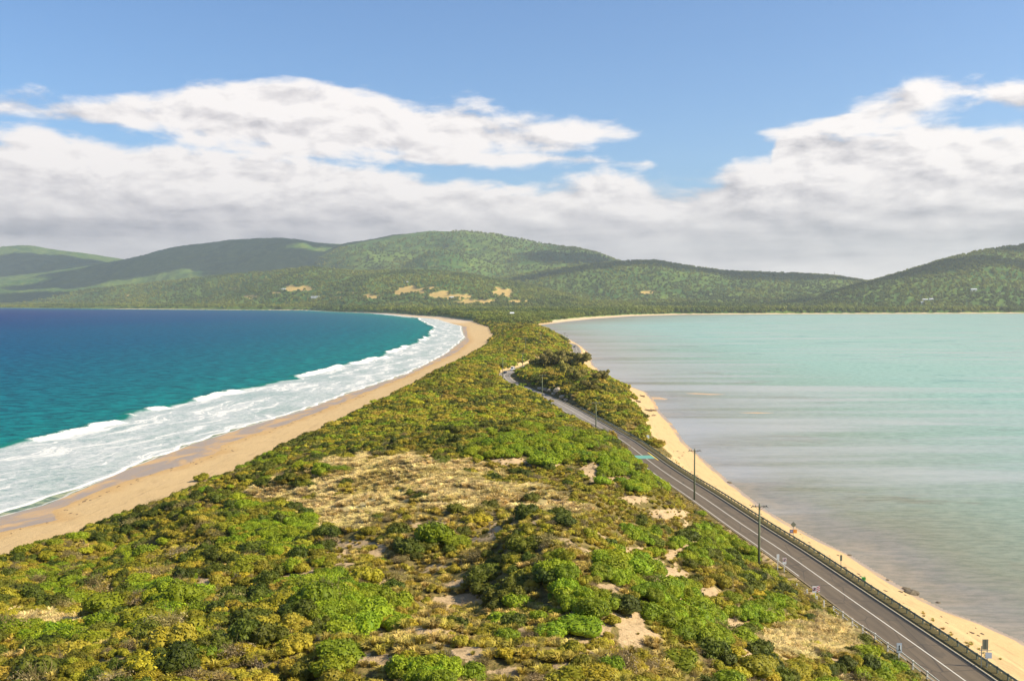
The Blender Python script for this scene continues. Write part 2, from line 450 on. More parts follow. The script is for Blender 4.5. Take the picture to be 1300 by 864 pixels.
STRAW = [(505, 606, 112, 26, 1), (690, 642, 60, 14, .5), (440, 665, 40, 10, .6), (350, 628, 60, 10, .6), (1020, 812, 62, 28, .9), (55, 790, 40, 12, .9), (430, 642, 60, 14, .8), (600, 628, 75, 20, .8), (720, 620, 60, 16, .35),
    (150, 830, 60, 12, .4), (735, 474, 20, 6, 1), (470, 560, 60, 10, .3), (690, 428, 12, 8, .5), (560, 640, 40, 10, .7), (800, 545, 18, 14, .6), (780, 520, 30, 10, .4)]
def zone(L, px, py, seed=0):
    out = np.zeros(px.shape)
    wx = (fbm(px / (9 if seed == 3 else 22), py / (3 if seed == 3 else 12), 3, 91 + seed) - .5) * 1.5
    for e in L:
        w = e[4] if len(e) > 4 else 1
        q = np.sqrt(((px - e[0]) / e[2]) ** 2 + ((py - e[1]) / e[3]) ** 2) + wx
        out = np.maximum(out, w * (1 - sstep(.75, 1.25, q)))
    return out
hillmask = (Yg < 300)
sandz = zone(SAND, PX, PY) * hillmask
sand_n = sstep(.60, .70, fbm(Xg / 3.1, Yg / 3.6, 4, 44)) * hillmask * (PX > 420) * sstep(620, 680, PY)
sandy = np.clip(np.maximum(sandz, sand_n * .9), 0, 1)
beach = np.maximum((1 - sstep(-1.0, 1.5, veg - np.interp(Yg, [150, 260, 420, 900], [6.5, 4, 2, 1]) + (fbm(Xg / 5, Yg / 5, 3, 19) - .5) * 5)), 0)
rshore = (1 - sstep(11, 15, dr + (fbm(Xg / 6, Yg / 6, 3, 23) - .5) * 7)) * (Yg < 1700)
rbeach = np.maximum(rshore, ((rd > 6.0) & (rd < 30) & (Yg < 300)) * 1.0)
rbeach = np.maximum(rbeach, (1 - sstep(9, 13, dr)) * (Yg >= 1700) * (rd > -1e3))
cut = sstep(-8.5, -7, rd) * (1 - sstep(-5, -4, rd)) * (Yg > 640) * (Yg < 900)
beach = np.clip(np.maximum.reduce([beach, rbeach, cut]), 0, 1)
wet = (1 - sstep(-1.5, 1.0, dry + (fbm(Xg / 14, Yg / 14, 3, 29) - .5) * 5)) * (dl < 60) * (Yg < 5000)
wetR = (1 - sstep(.6, 2.2, dr + (fbm(Xg / 4, Yg / 4, 3, 31) - .5) * 1.2))
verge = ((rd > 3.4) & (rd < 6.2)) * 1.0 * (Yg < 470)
me = mesh_np('ground', np.stack([Xg, Yg, Zg], -1).reshape(-1, 3), Fc, None, True)
for nme, arr in (('sandy', sandy), ('beach', beach), ('wet', np.maximum(wet, wetR)), ('verge', verge)): fattr(me, nme, arr)
fattr(me, 'straw', zone(STRAW, PX, PY, 2) * (Yg < 330))
fattr(me, 'damp', (1 - sstep(.5, 8, dry + (fbm(Xg / 8, Yg / 8, 3, 33) - .5) * 8)) * (dl < 80))
ground = tag(link(bpy.data.objects.new('ground', me)), kind='structure')

m, nt, b = new_mat('dune_ground')
pos = nt('ShaderNodeNewGeometry').outputs['Position']
n1 = nt.noise(pos, .9, 6, .65); n2 = nt.noise(pos, .12, 4, .6); n3 = nt.noise(pos, 6.0, 5, .7)
litter = nt.mix(nt.ss(n1, .35, .65), (.10, .075, .03), (.27, .20, .075))
litter = nt.mix(nt.ss(n3, .45, .7), litter, (.10, .11, .02))
litter = nt.mix(nt.ss(nt.attr('straw'), .3, .6), litter, nt.mix(n3, (.34, .27, .11), (.60, .49, .24)))
sandc = nt.mix(nt.ss(n3, .3, .75), (.38, .265, .145), (.55, .405, .235))
sandc = nt.mix(nt.m('MULTIPLY', nt.ss(n1, .52, .66), .55), sandc, (.17, .12, .06))
c = nt.mix(nt.ss(nt.m('ADD', nt.attr('sandy'), nt.m('MULTIPLY', nt.m('SUBTRACT', n1, .5), 2.4)), .45, .70), litter, sandc)
bstr = nt.noise(nt.mapv(pos, (.5, .06, 1)), 1.6, 5, .6)
bsand = nt.mix(n2, (.52, .36, .17), (.60, .43, .225))
bsand = nt.mix(nt.m('MULTIPLY', nt.ss(n3, .5, .8), .35), bsand, (.42, .30, .17))
bsand = nt.mix(nt.m('MULTIPLY', nt.ss(bstr, .54, .66), .5), bsand, (.40, .27, .14))
c = nt.mix(nt.ss(nt.attr('beach'), .35, .65), c, bsand)
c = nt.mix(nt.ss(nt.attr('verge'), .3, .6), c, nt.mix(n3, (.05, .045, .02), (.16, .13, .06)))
c = nt.mix(nt.m('MULTIPLY', nt.attr('damp'), .55), c, (.46, .27, .10))
wt = nt.ss(nt.attr('wet'), .25, .75)
n4 = nt.noise(nt.mapv(pos, (.10, .05, 1)), 1., 4, .6, .8)
wt2 = nt.m('MULTIPLY', wt, nt.ss(n4, .38, .55, .35, 1.))
c = nt.mix(wt, c, nt.mix(nt.ss(n4, .36, .56), (.50, .33, .17), (.33, .25, .18)))
nt.set(b, 'Base Color', c)
nt.set(b, 'Roughness', nt.m('MULTIPLY_ADD', wt2, -.52, .92))
nt.set(b, 'Specular IOR Level', nt.m('MULTIPLY_ADD', wt2, .2, .1))
bp = nt('ShaderNodeBump'); nt.set(bp, 'Strength', nt.m('MULTIPLY_ADD', wt, -.75, .8)); nt.set(bp, 'Distance', .25)
nt.set(bp, 'Height', nt.m('ADD', n1, nt.m('MULTIPLY', n3, .4))); nt.set(b, 'Normal', bp.outputs[0])
me.materials.append(m)

# ---------------------------------------------------------------- far hills
def grow(X, Y):
    """tree canopy roughness"""
    c1 = vnoise(X / 11 + 3, Y / 13, 5) ** 1.5; c2 = vnoise(X / 23, Y / 25, 9)
    return c1 * 6 + c2 * 5
Ya = np.concatenate([np.arange(2200, 4300, 11.), np.arange(4300, 9000, 13.), np.arange(9000, 15500, 20.)])
U = np.linspace(-.80, .80, 1250)
Yh, Uh = np.meshgrid(Ya, U, indexing='ij')
Xh = Uh * Yh
Zh = height(Xh, Yh, False)
hp, hpy = project(Xh, Yh, Zh)
FIELD = [(592, 381, 12, 1.2), (548, 366, 9, 1.2), (440, 372, 10, .9), (345, 372, 9, .8), (380, 366.5, 20, 3), (318, 376.5, 10, 2), (470, 377, 13, 2), (300, 367, 8, 1), (520, 367.5, 18, 3.5), (508, 371, 9, 3), (535, 371, 6, 2), (560, 374, 12, 4), (575, 377, 28, 2.5), (606, 384, 22, 3.6),
    (637, 372, 12, 5), (655, 383.5, 22, 1.8), (822, 371.5, 9, 1.8), (155, 375, 12, 1.5), (430, 378, 8, 1), (450, 347, 5, 1.5)]
FIELD = [(a, b_, c_ * 1.0, d_ * 1.15) for a, b_, c_, d_ in FIELD]
field = zone(FIELD, hp, hpy, 3) * ((Yh > 3500) & (Yh < 7800))
field = np.where(field > .5, 1., 0.)
inl = np.minimum((Xh - cinterp(LVEG, Yh)) * .8 + 8, (cinterp(RSH, Yh) - Xh) * RS(Yh))
wood = np.maximum(sstep(9, 16, inl), ((Yh > 5200) & (Xh < -1000)) * (inl > -3)) * (1 - field) * sstep(2150, 2450, Yh)
Zh2 = Zh + grow(Xh, Yh) * wood * (1 + sstep(7000, 12000, Yh) * .5)
rows, cols = Xh.shape
i = np.arange(rows - 1)[:, None] * cols + np.arange(cols - 1)[None]
Fh = np.stack([i, i + 1, i + 1 + cols, i + cols], -1).reshape(-1, 4)
me = mesh_np('hills', np.stack([Xh, Yh, Zh2], -1).reshape(-1, 3), Fh, None, False)
fattr(me, 'field', field); fattr(me, 'wood', wood); fattr(me, 'inl', np.clip(inl, -50, 400))
tag(link(bpy.data.objects.new('hills', me)), kind='structure')
m, nt, b = new_mat('forest_hillside')
pos = nt('ShaderNodeNewGeometry').outputs['Position']
n1 = nt.noise(pos, .0022, 4, .6); n2 = nt.noise(pos, .05, 4, .7); n3 = nt.noise(pos, .012, 4, .6)
c = nt.mix(nt.ss(n1, .4, .62), (.050, .115, .022), (.115, .175, .030))
c = nt.mix(nt.ss(n3, .45, .68), c, (.16, .21, .035))
c = nt.mix(nt.m('MULTIPLY', nt.ss(n2, .4, .7), .5), c, (.045, .095, .018))
fc = nt.mix(n2, (.46, .31, .09), (.58, .41, .14))
c = nt.mix(nt.attr('field'), c, fc)
c = nt.mix(nt.m('MULTIPLY', nt.m('SUBTRACT', 1., nt.ss(nt.attr('wood'), .0, .3)), nt.m('SUBTRACT', 1., nt.attr('field'))), c, (.60, .46, .30))
nt.set(b, 'Base Color', c); nt.set(b, 'Roughness', .9); nt.set(b, 'Specular IOR Level', .1)
me.materials.append(m)

# ---------------------------------------------------------------- ocean (left)
Xs, Ys_, Fs = fan_grid(60, 22000, 1000, -.95, .12, 1000, yo=60)
XLs = cinterp(LSH, Ys_); XFo = cinterp(LFOAM, Ys_); XBr = cinterp(LBRK, Ys_)
off = XLs - Xs
tt = (XFo - Xs) / np.maximum(XFo - XBr, 6)
gate = sstep(.36, .60, fbm(Ys_ / 38, Xs * 0 + 2, 4, 61)) * .85 + .15
wob = (fbm(Ys_ / 24, Xs / 60, 5, 67) - .5) * .34
tb = tt + wob
width = np.maximum(XFo - XBr, 6)
d_b = (tb - 1) * width                       # metres seaward of the break line
zb = 1.7 * np.exp(-((d_b - 1.5) / np.where(d_b < 1.5, 2.2, 6.0)) ** 2) * gate
sw = .22 * np.sin((off + wob * 60) / 5.5 * 1.0) * sstep(.9, 1.6, tt) * np.exp(-np.maximum(off, 0) / 500)
Zs = zb + sw + .10 * (fbm(Xs / 5, Ys_ / 9, 3, 71) - .5) * sstep(0, 1, tt)
Zs = Zs + .06 * np.exp(-((XFo - Xs - 1) / 1.2) ** 2)
# the sea sheet runs a few metres under the beach, and ends there
keepv = (off > -6)
me = mesh_np('ocean', np.stack([Xs, Ys_, Zs], -1).reshape(-1, 3), Fs[keepv.ravel()[Fs].any(1)], None, True)
fattr(me, 'off', off); fattr(me, 'tt', np.clip(tb, -3, 6)); fattr(me, 'edge', np.clip(XFo + (fbm(Ys_ / 9, Xs * 0, 3, 73) - .5) * 5 - Xs, -30, 30)); fattr(me, 'dbk', np.clip(d_b, -120, 40)); fattr(me, 'gate', gate)
fattr(me, 'edge2', np.clip(XLs + (fbm(Ys_ / 7, Xs * 0, 3, 79) - .5) * 2 - Xs, -30, 60))
tag(link(bpy.data.objects.new('ocean', me)), kind='structure')
m, nt, b = new_mat('ocean_water')
pos = nt('ShaderNodeNewGeometry').outputs['Position']
off_, tt_, edge, dbk, gt, e2 = [nt.attr(k) for k in ('off', 'tt', 'edge', 'dbk', 'gate', 'edge2')]
big = nt.noise(nt.mapv(pos, (.0016, .0008, 1)), 1.0, 4, .6)
lo = nt.m('ADD', nt.m('LOGARITHM', nt.m('MAXIMUM', off_, 1.), 10.), nt.m('MULTIPLY', nt.m('SUBTRACT', big, .5), .55))
cr = nt('ShaderNodeValToRGB'); nt.set(cr, 0, nt.m('DIVIDE', lo, 4.2))
el = cr.color_ramp.elements
el[0].position = .0; el[0].color = (.20, .24, .16, 1)
el[1].position = 1.0; el[1].color = (.004, .016, .11, 1)
for p, col in ((.30, (.09, .20, .15)), (.42, (.0, .125, .13)), (.50, (.0, .095, .125)), (.58, (.0, .072, .125)), (.66, (.0, .052, .13)), (.74, (.002, .026, .12)), (.82, (.003, .013, .095))):
    e = el.new(p); e.color = (*col, 1)
deep = cr.outputs[0]
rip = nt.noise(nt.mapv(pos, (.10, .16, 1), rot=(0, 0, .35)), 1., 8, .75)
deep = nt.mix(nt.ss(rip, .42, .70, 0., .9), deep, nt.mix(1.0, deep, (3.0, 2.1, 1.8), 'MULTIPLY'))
deep = nt.mix(nt.ss(rip, .52, .30, 0., .9), deep, nt.mix(1.0, deep, (.3, .42, .55), 'MULTIPLY'))  # lit and dark sides of the chop put into the water colour
# foam
fn = nt.noise(nt.mapv(pos, (.38, .22, 1)), 1., 7, .72, 1.0)
fl = nt.noise(nt.mapv(pos, (.035, .02, 1)), 1., 4, .6, .5)
inside = nt.m('MULTIPLY', nt.ss(edge, -.3, .5), nt.m('SUBTRACT', 1., nt.ss(dbk, -2., 1.5)))
thr = nt.m('MULTIPLY_ADD', nt.ss(fl, .35, .65), -.17, .53)
lace = nt.m('MULTIPLY', nt.ss(nt.m('SUBTRACT', fn, thr), -.10, .05), nt.m('MULTIPLY_ADD', nt.ss(fl, .3, .6), .3, .62))
py_ = nt('ShaderNodeSeparateXYZ'); nt.set(py_, 0, pos)
vd = nt('ShaderNodeTexVoronoi', feature='DISTANCE_TO_EDGE'); nt.set(vd, 'Scale', .34)
wv = nt('ShaderNodeVectorMath', operation='MULTIPLY_ADD'); nt.set(wv, 0, nt.noise(pos, .5, 4, .6, out=1)); wv.inputs[1].default_value = (4, 4, 0); nt.set(wv, 2, nt.mapv(pos, (1, .62, 0))); nt.set(vd, 'Vector', wv)
cellf = nt.m('SUBTRACT', 1., nt.ss(vd.outputs[0], .04, .20))
lace = nt.m('MAXIMUM', nt.m('MULTIPLY', lace, .85), nt.m('MULTIPLY', cellf, nt.ss(fl, .30, .50, .55, .9)))
band = nt.noise(nt.comb(nt.m('MULTIPLY', py_.outputs[1], .016), nt.m('MULTIPLY', dbk, .11), 3.), 1., 4, .6, .4)
fill = nt.ss(band, .42, .60, .24, .74)
f1 = nt.m('MULTIPLY', inside, nt.m('MAXIMUM', nt.m('MULTIPLY', lace, nt.ss(band, .35, .6, .62, 1.)), fill))
rim = nt.m('MULTIPLY', nt.m('MULTIPLY', nt.ss(band, .555, .575), nt.m('SUBTRACT', 1., nt.ss(band, .60, .64))), nt.m('MULTIPLY', inside, .85))
f1 = nt.m('MAXIMUM', f1, rim)
lip = nt.m('MULTIPLY', nt.m('MULTIPLY', nt.ss(dbk, -6., -1.), nt.m('SUBTRACT', 1., nt.ss(dbk, 2., 7.))), .8)
deep = nt.mix(lip, deep, (.0, .15, .11))
lead = nt.m('MULTIPLY', nt.ss(edge, -.2, .2), nt.m('SUBTRACT', 1., nt.ss(edge, .8, 3.2)))
crest = nt.m('MULTIPLY', nt.ss(nt.m('ADD', dbk, nt.m('MULTIPLY', nt.m('SUBTRACT', fn, .5), 8.)), -6., -2.), nt.m('SUBTRACT', 1., nt.ss(nt.m('ADD', dbk, nt.m('MULTIPLY', nt.m('SUBTRACT', fn, .5), 12.)), .3, 3.4)))
crest = nt.m('MULTIPLY', crest, nt.ss(nt.m('ADD', gt, nt.m('MULTIPLY', nt.m('SUBTRACT', fn, .5), .6)), .45, .7))
e2l = nt.m('MULTIPLY', nt.m('MULTIPLY', nt.ss(e2, .0, .2), nt.m('SUBTRACT', 1., nt.ss(e2, .5, 1.1))), .7)
caps = nt.m('MULTIPLY', nt.ss(nt.noise(nt.mapv(pos, (.10, .22, 1)), .8, 5, .7, .6), .73, .77), nt.m('MULTIPLY', nt.ss(tt_, 1.2, 2.), .5))
foam = nt.m('MAXIMUM', nt.m('MAXIMUM', f1, lead), nt.m('MAXIMUM', nt.m('MAXIMUM', crest, e2l), caps), clamp=True)
foam = nt.m('MULTIPLY', foam, nt.ss(off_, 1500., 300.)) if False else foam
fcol = nt.mix(nt.m('MAXIMUM', nt.m('MAXIMUM', crest, lead), rim), nt.mix(nt.ss(fn, .35, .65), (.42, .44, .46), (.64, .63, .62)), (.78, .75, .71))
def water_shader(nt, b, colr, rough, cap, normal):
    """body colour under a rough sea surface whose mirror part is limited by wave slopes"""
    di = nt('ShaderNodeBsdfDiffuse'); nt.set(di, 0, colr); nt.l.new(normal, di.inputs['Normal'])
    gl = nt('ShaderNodeBsdfGlossy'); nt.set(gl, 'Color', (1, 1, 1)); nt.set(gl, 'Roughness', rough); nt.l.new(normal, gl.inputs['Normal'])
    fr = nt('ShaderNodeFresnel'); nt.set(fr, 0, 1.33); nt.l.new(normal, fr.inputs['Normal'])
    mx = nt('ShaderNodeMixShader'); nt.set(mx, 0, nt.m('MINIMUM', nt.m('MULTIPLY', fr.outputs[0], .55), cap))
    nt.l.new(di.outputs[0], mx.inputs[1]); nt.l.new(gl.outputs[0], mx.inputs[2])
    nt.t.nodes.remove(b); nt.l.new(mx.outputs[0], nt.t.nodes['Material Output'].inputs['Surface'])
deep = nt.mix(nt.m('MULTIPLY', inside, .8), deep, (.20, .29, .28))
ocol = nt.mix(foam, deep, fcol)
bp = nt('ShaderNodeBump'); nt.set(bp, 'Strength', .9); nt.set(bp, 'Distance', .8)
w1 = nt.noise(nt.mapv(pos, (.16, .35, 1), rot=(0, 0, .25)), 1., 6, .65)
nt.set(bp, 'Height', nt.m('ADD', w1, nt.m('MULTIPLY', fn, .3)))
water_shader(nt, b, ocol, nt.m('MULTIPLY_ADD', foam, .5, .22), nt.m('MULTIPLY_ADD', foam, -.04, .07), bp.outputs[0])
me.materials.append(m)

# ---------------------------------------------------------------- bay (right)
Xb, Yb, Fb = fan_grid(60, 5200, 700, -.02, .95, 800, yo=60)
offb = Xb - cinterp(RSH, Yb)
offb = offb * RS(Yb)
Zb = .0 * Xb
me = mesh_np('bay', np.stack([Xb, Yb, Zb], -1).reshape(-1, 3), Fb[(offb > -4).ravel()[Fb].any(1)], None, True)
fattr(me, 'off', offb)
tag(link(bpy.data.objects.new('bay_water', me)), kind='structure')
m, nt, b = new_mat('shallow_bay_water')
pos = nt('ShaderNodeNewGeometry').outputs['Position']
off_ = nt.attr('off')
patch = nt.noise(nt.mapv(pos, (.014, .022, 1), rot=(0, 0, .1)), 1., 8, .68, .6)
fine = nt.noise(nt.mapv(pos, (.20, .50, 1), rot=(0, 0, .15)), 1., 9, .78)
streak = nt.noise(nt.mapv(pos, (.0035, .020, 1), rot=(0, 0, -.04)), 1., 7, .66, .3)
cr = nt('ShaderNodeValToRGB'); nt.set(cr, 0, nt.m('DIVIDE', nt.m('ADD', off_, nt.m('MULTIPLY', nt.m('SUBTRACT', patch, .5), 55.)), 260.))
el = cr.color_ramp.elements
el[0].position = 0.; el[0].color = (.30, .25, .19, 1); el[1].position = 1.; el[1].color = (.29, .43, .38, 1)
for p, col in ((.03, (.25, .225, .19)), (.08, (.24, .24, .17)), (.16, (.25, .29, .22)), (.34, (.26, .36, .30)), (.65, (.28, .42, .37))):
    e = el.new(p); e.color = (*col, 1)
c = nt.mix(nt.ss(patch, .54, .66, 0., .55), cr.outputs[0], nt.mix(nt.ss(off_, 40., 200.), (.20, .16, .10), (.11, .27, .25)))
c = nt.mix(nt.ss(fine, .40, .62, 0., .8), c, nt.mix(1., c, (.60, .68, .66), 'MULTIPLY'))
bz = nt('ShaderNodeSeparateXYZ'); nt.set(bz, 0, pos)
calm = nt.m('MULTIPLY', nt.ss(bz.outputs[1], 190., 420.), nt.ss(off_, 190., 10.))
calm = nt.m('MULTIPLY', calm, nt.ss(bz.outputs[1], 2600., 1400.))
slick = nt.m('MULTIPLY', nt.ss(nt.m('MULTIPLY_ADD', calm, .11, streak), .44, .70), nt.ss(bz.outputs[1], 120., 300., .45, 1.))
c = nt.mix(nt.m('MULTIPLY', slick, .60), c, (.41, .41, .41))  # pale cloud reflection on calm streaks, put into the body colour
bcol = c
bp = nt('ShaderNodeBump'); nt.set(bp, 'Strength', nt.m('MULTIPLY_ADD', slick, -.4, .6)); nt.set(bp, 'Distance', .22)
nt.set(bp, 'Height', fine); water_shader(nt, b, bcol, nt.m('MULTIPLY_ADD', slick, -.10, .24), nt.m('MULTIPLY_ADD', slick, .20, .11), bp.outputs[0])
me.materials.append(m)

# deep bed under everything, out to the horizon
bed = MB(); bed.box((0, 9000, -6), (60000, 40000, 1)); o = bed.build('seabed', simple('seabed_sand', (.2, .18, .12)))
tag(o, kind='structure')

# ---------------------------------------------------------------- road, kerb, markings
def strip(name, a, bb, z, i0=0, i1=None, mat=None, kind='structure', thick=0, z1=None):
    i1 = len(ROAD) if i1 is None else i1
    P = ROAD[i0:i1]; N = NRM[i0:i1]
    L = P + N * a; Rr = P + N * bb
    n = len(P)
    V = np.r_[np.c_[L, np.full(n, z)], np.c_[Rr, np.full(n, z if z1 is None else z1)]]
    q = np.arange(n - 1)
    Fq = np.stack([q, q + n, q + n + 1, q + 1], -1)
    if thick:
        V = np.r_[V, V - np.array([0, 0, thick])]
        Fq = np.r_[Fq, np.stack([q + 1, q + 1 + 2 * n, q + 2 * n, q], -1), np.stack([q + n, q + 3 * n, q + 3 * n + 1, q + n + 1], -1)]
    me = mesh_np(name, V, Fq, mat)
    o = link(bpy.data.objects.new(name, me))
    if kind: o['kind'] = kind
    return o
RY = ROAD[:, 1]
def idx_at(y): return int(np.argmin(np.abs(RY - y) + (np.arange(len(RY)) > 1e9)))
m_road, nt, b = new_mat('asphalt')
pos = nt('ShaderNodeNewGeometry').outputs['Position']
n1 = nt.noise(pos, 9., 5, .7); n2 = nt.noise(nt.mapv(pos, (.35, .03, 1)), 1., 5, .6)
c = nt.mix(n1, (.105, .078, .050), (.165, .125, .082)); c = nt.mix(nt.ss(n2, .4, .7, 0., .55), c, (.075, .055, .036))
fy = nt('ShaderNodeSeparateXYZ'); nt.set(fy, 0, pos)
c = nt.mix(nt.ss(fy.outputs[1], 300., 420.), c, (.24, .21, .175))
ac = nt.m('ABSOLUTE', nt.attr('across'))
trk = nt.m('ADD', nt.m('SUBTRACT', 1., nt.ss(nt.m('ABSOLUTE', nt.m('SUBTRACT', ac, .95)), .15, .5)), nt.m('SUBTRACT', 1., nt.ss(nt.m('ABSOLUTE', nt.m('SUBTRACT', ac, 2.35)), .15, .5)))
wr = nt.noise(nt.mapv(pos, (.5, .05, 1)), 1., 4, .6)
c = nt.mix(nt.m('MULTIPLY', trk, nt.ss(wr, .3, .7, .15, .5)), c, nt.mix(1., c, (.62, .62, .63), 'MULTIPLY'))
n5 = nt.noise(nt.mapv(pos, (.16, .045, 1)), 1., 3, .5)
c = nt.mix(nt.ss(n5, .60, .62, 0., .5), c, (.070, .056, .040))
vc = nt('ShaderNodeTexVoronoi', feature='DISTANCE_TO_EDGE'); nt.set(vc, 'Vector', nt.mapv(pos, (.25, .12, 0))); nt.set(vc, 'Scale', 1.)
c = nt.mix(nt.m('MULTIPLY', nt.m('SUBTRACT', 1., nt.ss(vc.outputs[0], .004, .018)), .6), c, (.03, .025, .02))
c = nt.mix(nt.m('MULTIPLY', nt.ss(nt.m('ADD', ac, nt.m('MULTIPLY', n1, .5)), 3.6, 4.0), .7), c, (.34, .26, .16))
nt.set(b, 'Base Color', c); nt.set(b, 'Roughness', .85)
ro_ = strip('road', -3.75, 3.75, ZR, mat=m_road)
nR = len(ROAD); fattr(ro_.data, 'across', np.r_[np.full(nR, -3.75), np.full(nR, 3.75)])
m_line = simple('road_line_paint', (.62, .58, .50), .6, var=.12, scale=1.5)
m_dark = simple('kerb_strip_dark', (.022, .02, .018), .8)
m_conc = simple('pale_concrete', (.42, .37, .28), .8, scale=1.)
i400 = idx_at(620)
strip('centre_line', -.09, .09, ZR + .012, mat=m_line)
strip('left_edge_line', -3.27, -3.12, ZR + .012, i0=int(np.argmin(np.abs(RY - 168))), mat=m_line)
strip('dark_kerb_strip', 3.02, 3.50, ZR + .008, i1=idx_at(480), mat=m_dark)  # near-black strip along the road side of the kerb
strip('right_edge_line', 3.12, 3.27, ZR + .012, i0=idx_at(480), mat=m_line)
strip('kerb', 3.52, 3.70, ZR + .14, i1=idx_at(480), mat=m_conc, thick=.2)
# painted threshold: teal band and yellow patch
ib = idx_at(W(820, 580, ZR)[1])
strip('threshold_marking', -2.6, 2.6, ZR + .018, ib - 1, ib + 2, simple('teal_road_paint', (.13, .34, .27), .7, var=.2))
strip('yellow_marking', 2.65, 3.0, ZR + .019, ib - 2, ib + 4, simple('yellow_road_paint', (.75, .52, .06), .7))

# ---------------------------------------------------------------- guardrail
m_rail = simple('weathered_steel_rail', (.22, .30, .29), .5, .35, .25)
m_post = simple('rail_post_timber', (.16, .19, .15), .8)
ga, gb = idx_at(90), idx_at(433)
rail_root = empty('guardrail', (float(ROAD[ga, 0] + NRM[ga, 0] * 5.35), float(ROAD[ga, 1]), ZR), 0,
    'long teal grey steel guardrail curving between the road and the sand', 'guardrail')
ro = Vector(rail_root.location)
prof = [(-.02, .42), (.05, .47), (.05, .53), (-.02, .58), (.05, .63), (.05, .69), (-.02, .74)]
prof = [(x - .06, z) for x, z in prof]
def sweep(name, prof, off, i0, i1, mat, parent, org, zo=ZR):
    P = ROAD[i0:i1]; N = NRM[i0:i1]; k = len(prof); n = len(P)
    V = []
    for (x, z) in prof + [(x + .03, z) for x, z in prof[::-1]]:
        V.append(np.c_[P + N * (off + x), np.full(n, zo + z)])
    V = np.concatenate(V) - np.array(org)
    kk = 2 * k; q = np.arange(n - 1); fs = []
    for j in range(kk):
        j2 = (j + 1) % kk
        fs.append(np.stack([q + j * n, q + j2 * n, q + 1 + j2 * n, q + 1 + j * n], -1))
    me = mesh_np(name, V, np.concatenate(fs), mat)
    return link(bpy.data.objects.new(name, me), parent)
sweep('rail_beam', prof, 5.35, ga, gb, m_rail, rail_root, ro)
pm = MB(); pm.box((0, 0, .35), (.14, .2, .8)); pm.box((-.1, 0, .58), (.1, .18, .2))
seg = np.r_[0, np.cumsum(np.linalg.norm(np.diff(ROAD[ga:gb] + NRM[ga:gb] * 5.35, axis=0), axis=1))]
sp_ = np.arange(12, seg[-1], 2.4)
pp = ROAD[ga:gb] + NRM[ga:gb] * 5.35
first = None; rest = MB()
for j, s in enumerate(sp_):
    x = float(np.interp(s, seg, pp[:, 0])); y = float(np.interp(s, seg, pp[:, 1]))
    k = int(np.interp(s, seg, np.arange(ga, gb))); ang = math.atan2(NRM[k, 1], NRM[k, 0])
    if j < 100:
        if first is None: first = pm.build('rail_post', m_post, rail_root); o = first
        else:
            o = first.copy(); COL.objects.link(o); o.parent = rail_root
        o.location = (x - ro.x, y - ro.y, 0); o.rotation_euler = (0, 0, ang)
    else:
        rest.box((x - ro.x, y - ro.y, .35), (.14, .2, .8), ang)
if rest.v:
    o = rest.build('rail_post', m_post, rail_root); o['kind'] = 'stuff'
# far short rail beyond the trees
fr = empty('guardrail', (50, 842, ZR), 0, 'short pale guardrail crossing behind the dark trees', 'guardrail')
fb = MB(); A = Vector(W(718, 451.8, ZR) + (0,)) - Vector((50, 842, 0)); B_ = Vector(W(738, 450.4, ZR) + (0,)) - Vector((50, 842, 0))
ang = math.atan2((B_ - A).y, (B_ - A).x); L_ = (B_ - A).length; mid = (A + B_) / 2
fb.box((mid.x, mid.y, .75), (L_, .08, .4), ang); fb.build('rail_beam', simple('pale_rail', (.55, .55, .55), .5), fr)
for k in range(6):
    q = A.lerp(B_, (k + .5) / 6); pb = MB(); pb.box((q.x, q.y, .4), (.12, .12, 1.0), ang); pb.build('rail_post', m_post, fr)

# ---------------------------------------------------------------- white fence on the left verge
m_white = simple('white_painted_timber', (.72, .70, .64), .7, var=.15)
def gz(x, y): return float(height(np.array([float(x)]), np.array([float(y)]))[0])
FP = [W(x, y, ZR) for x, y in [(1058, 778), (1070, 785), (1082, 794), (1095, 803), (1111, 813), (1127, 825), (1141, 834), (1159, 848), (1177, 862), (1196, 877)]]
fence = empty('post_and_rail_fence', (*FP[0], ZR - .08), 0, 'white post and rail fence along the left road edge at bottom right', 'fence')
f0 = Vector((*FP[0], ZR - .08))
rl = MB()
for k, (x, y) in enumerate(FP):
    p = MB(); p.box((x - f0.x, y - f0.y, .5), (.18, .18, 1.25)); p.build('fence_post', m_white, fence)
    if k:
        a = Vector((*FP[k - 1], 0)); c_ = Vector((x, y, 0)); d = c_ - a; mid = (a + c_) / 2
        r1 = MB(); r1.box((mid.x - f0.x, mid.y - f0.y, .98), (d.length + .1, .06, .17), math.atan2(d.y, d.x)); r1.build('top_rail', m_white, fence)
        r2 = MB(); e_ = a.lerp(c_, .28); r2.box((e_.x - f0.x, e_.y - f0.y, .42), (d.length * .5, .05, .15), math.atan2(d.y, d.x)); r2.build('lower_rail', m_white, fence)
labs = ['white stub post with slanting rail nearest the power pole on the verge', 'second white stub post left of the red and white sign',
        'short white post just left of the red and white sign', 'short white post just below the red and white sign']
for k, (x, y) in enumerate([(1011.5, 749), (1024.5, 756.5), (1037, 765), (1046, 771)]):
    X_, Y_ = W(x, y, ZR)
    e = empty('marker_post', (X_, Y_, ZR - .08), 0, labs[k], 'post', 'white stub posts on the road verge')
    p = MB(); p.box((0, 0, .55), (.18, .18, 1.2)); p.build('post', m_white, e)
    if k < 2:
        p = MB(); p.box((-.55, .9, .55), (.06, 2.0, .1), .5, rx=.12); p.build('rail', m_white, e)

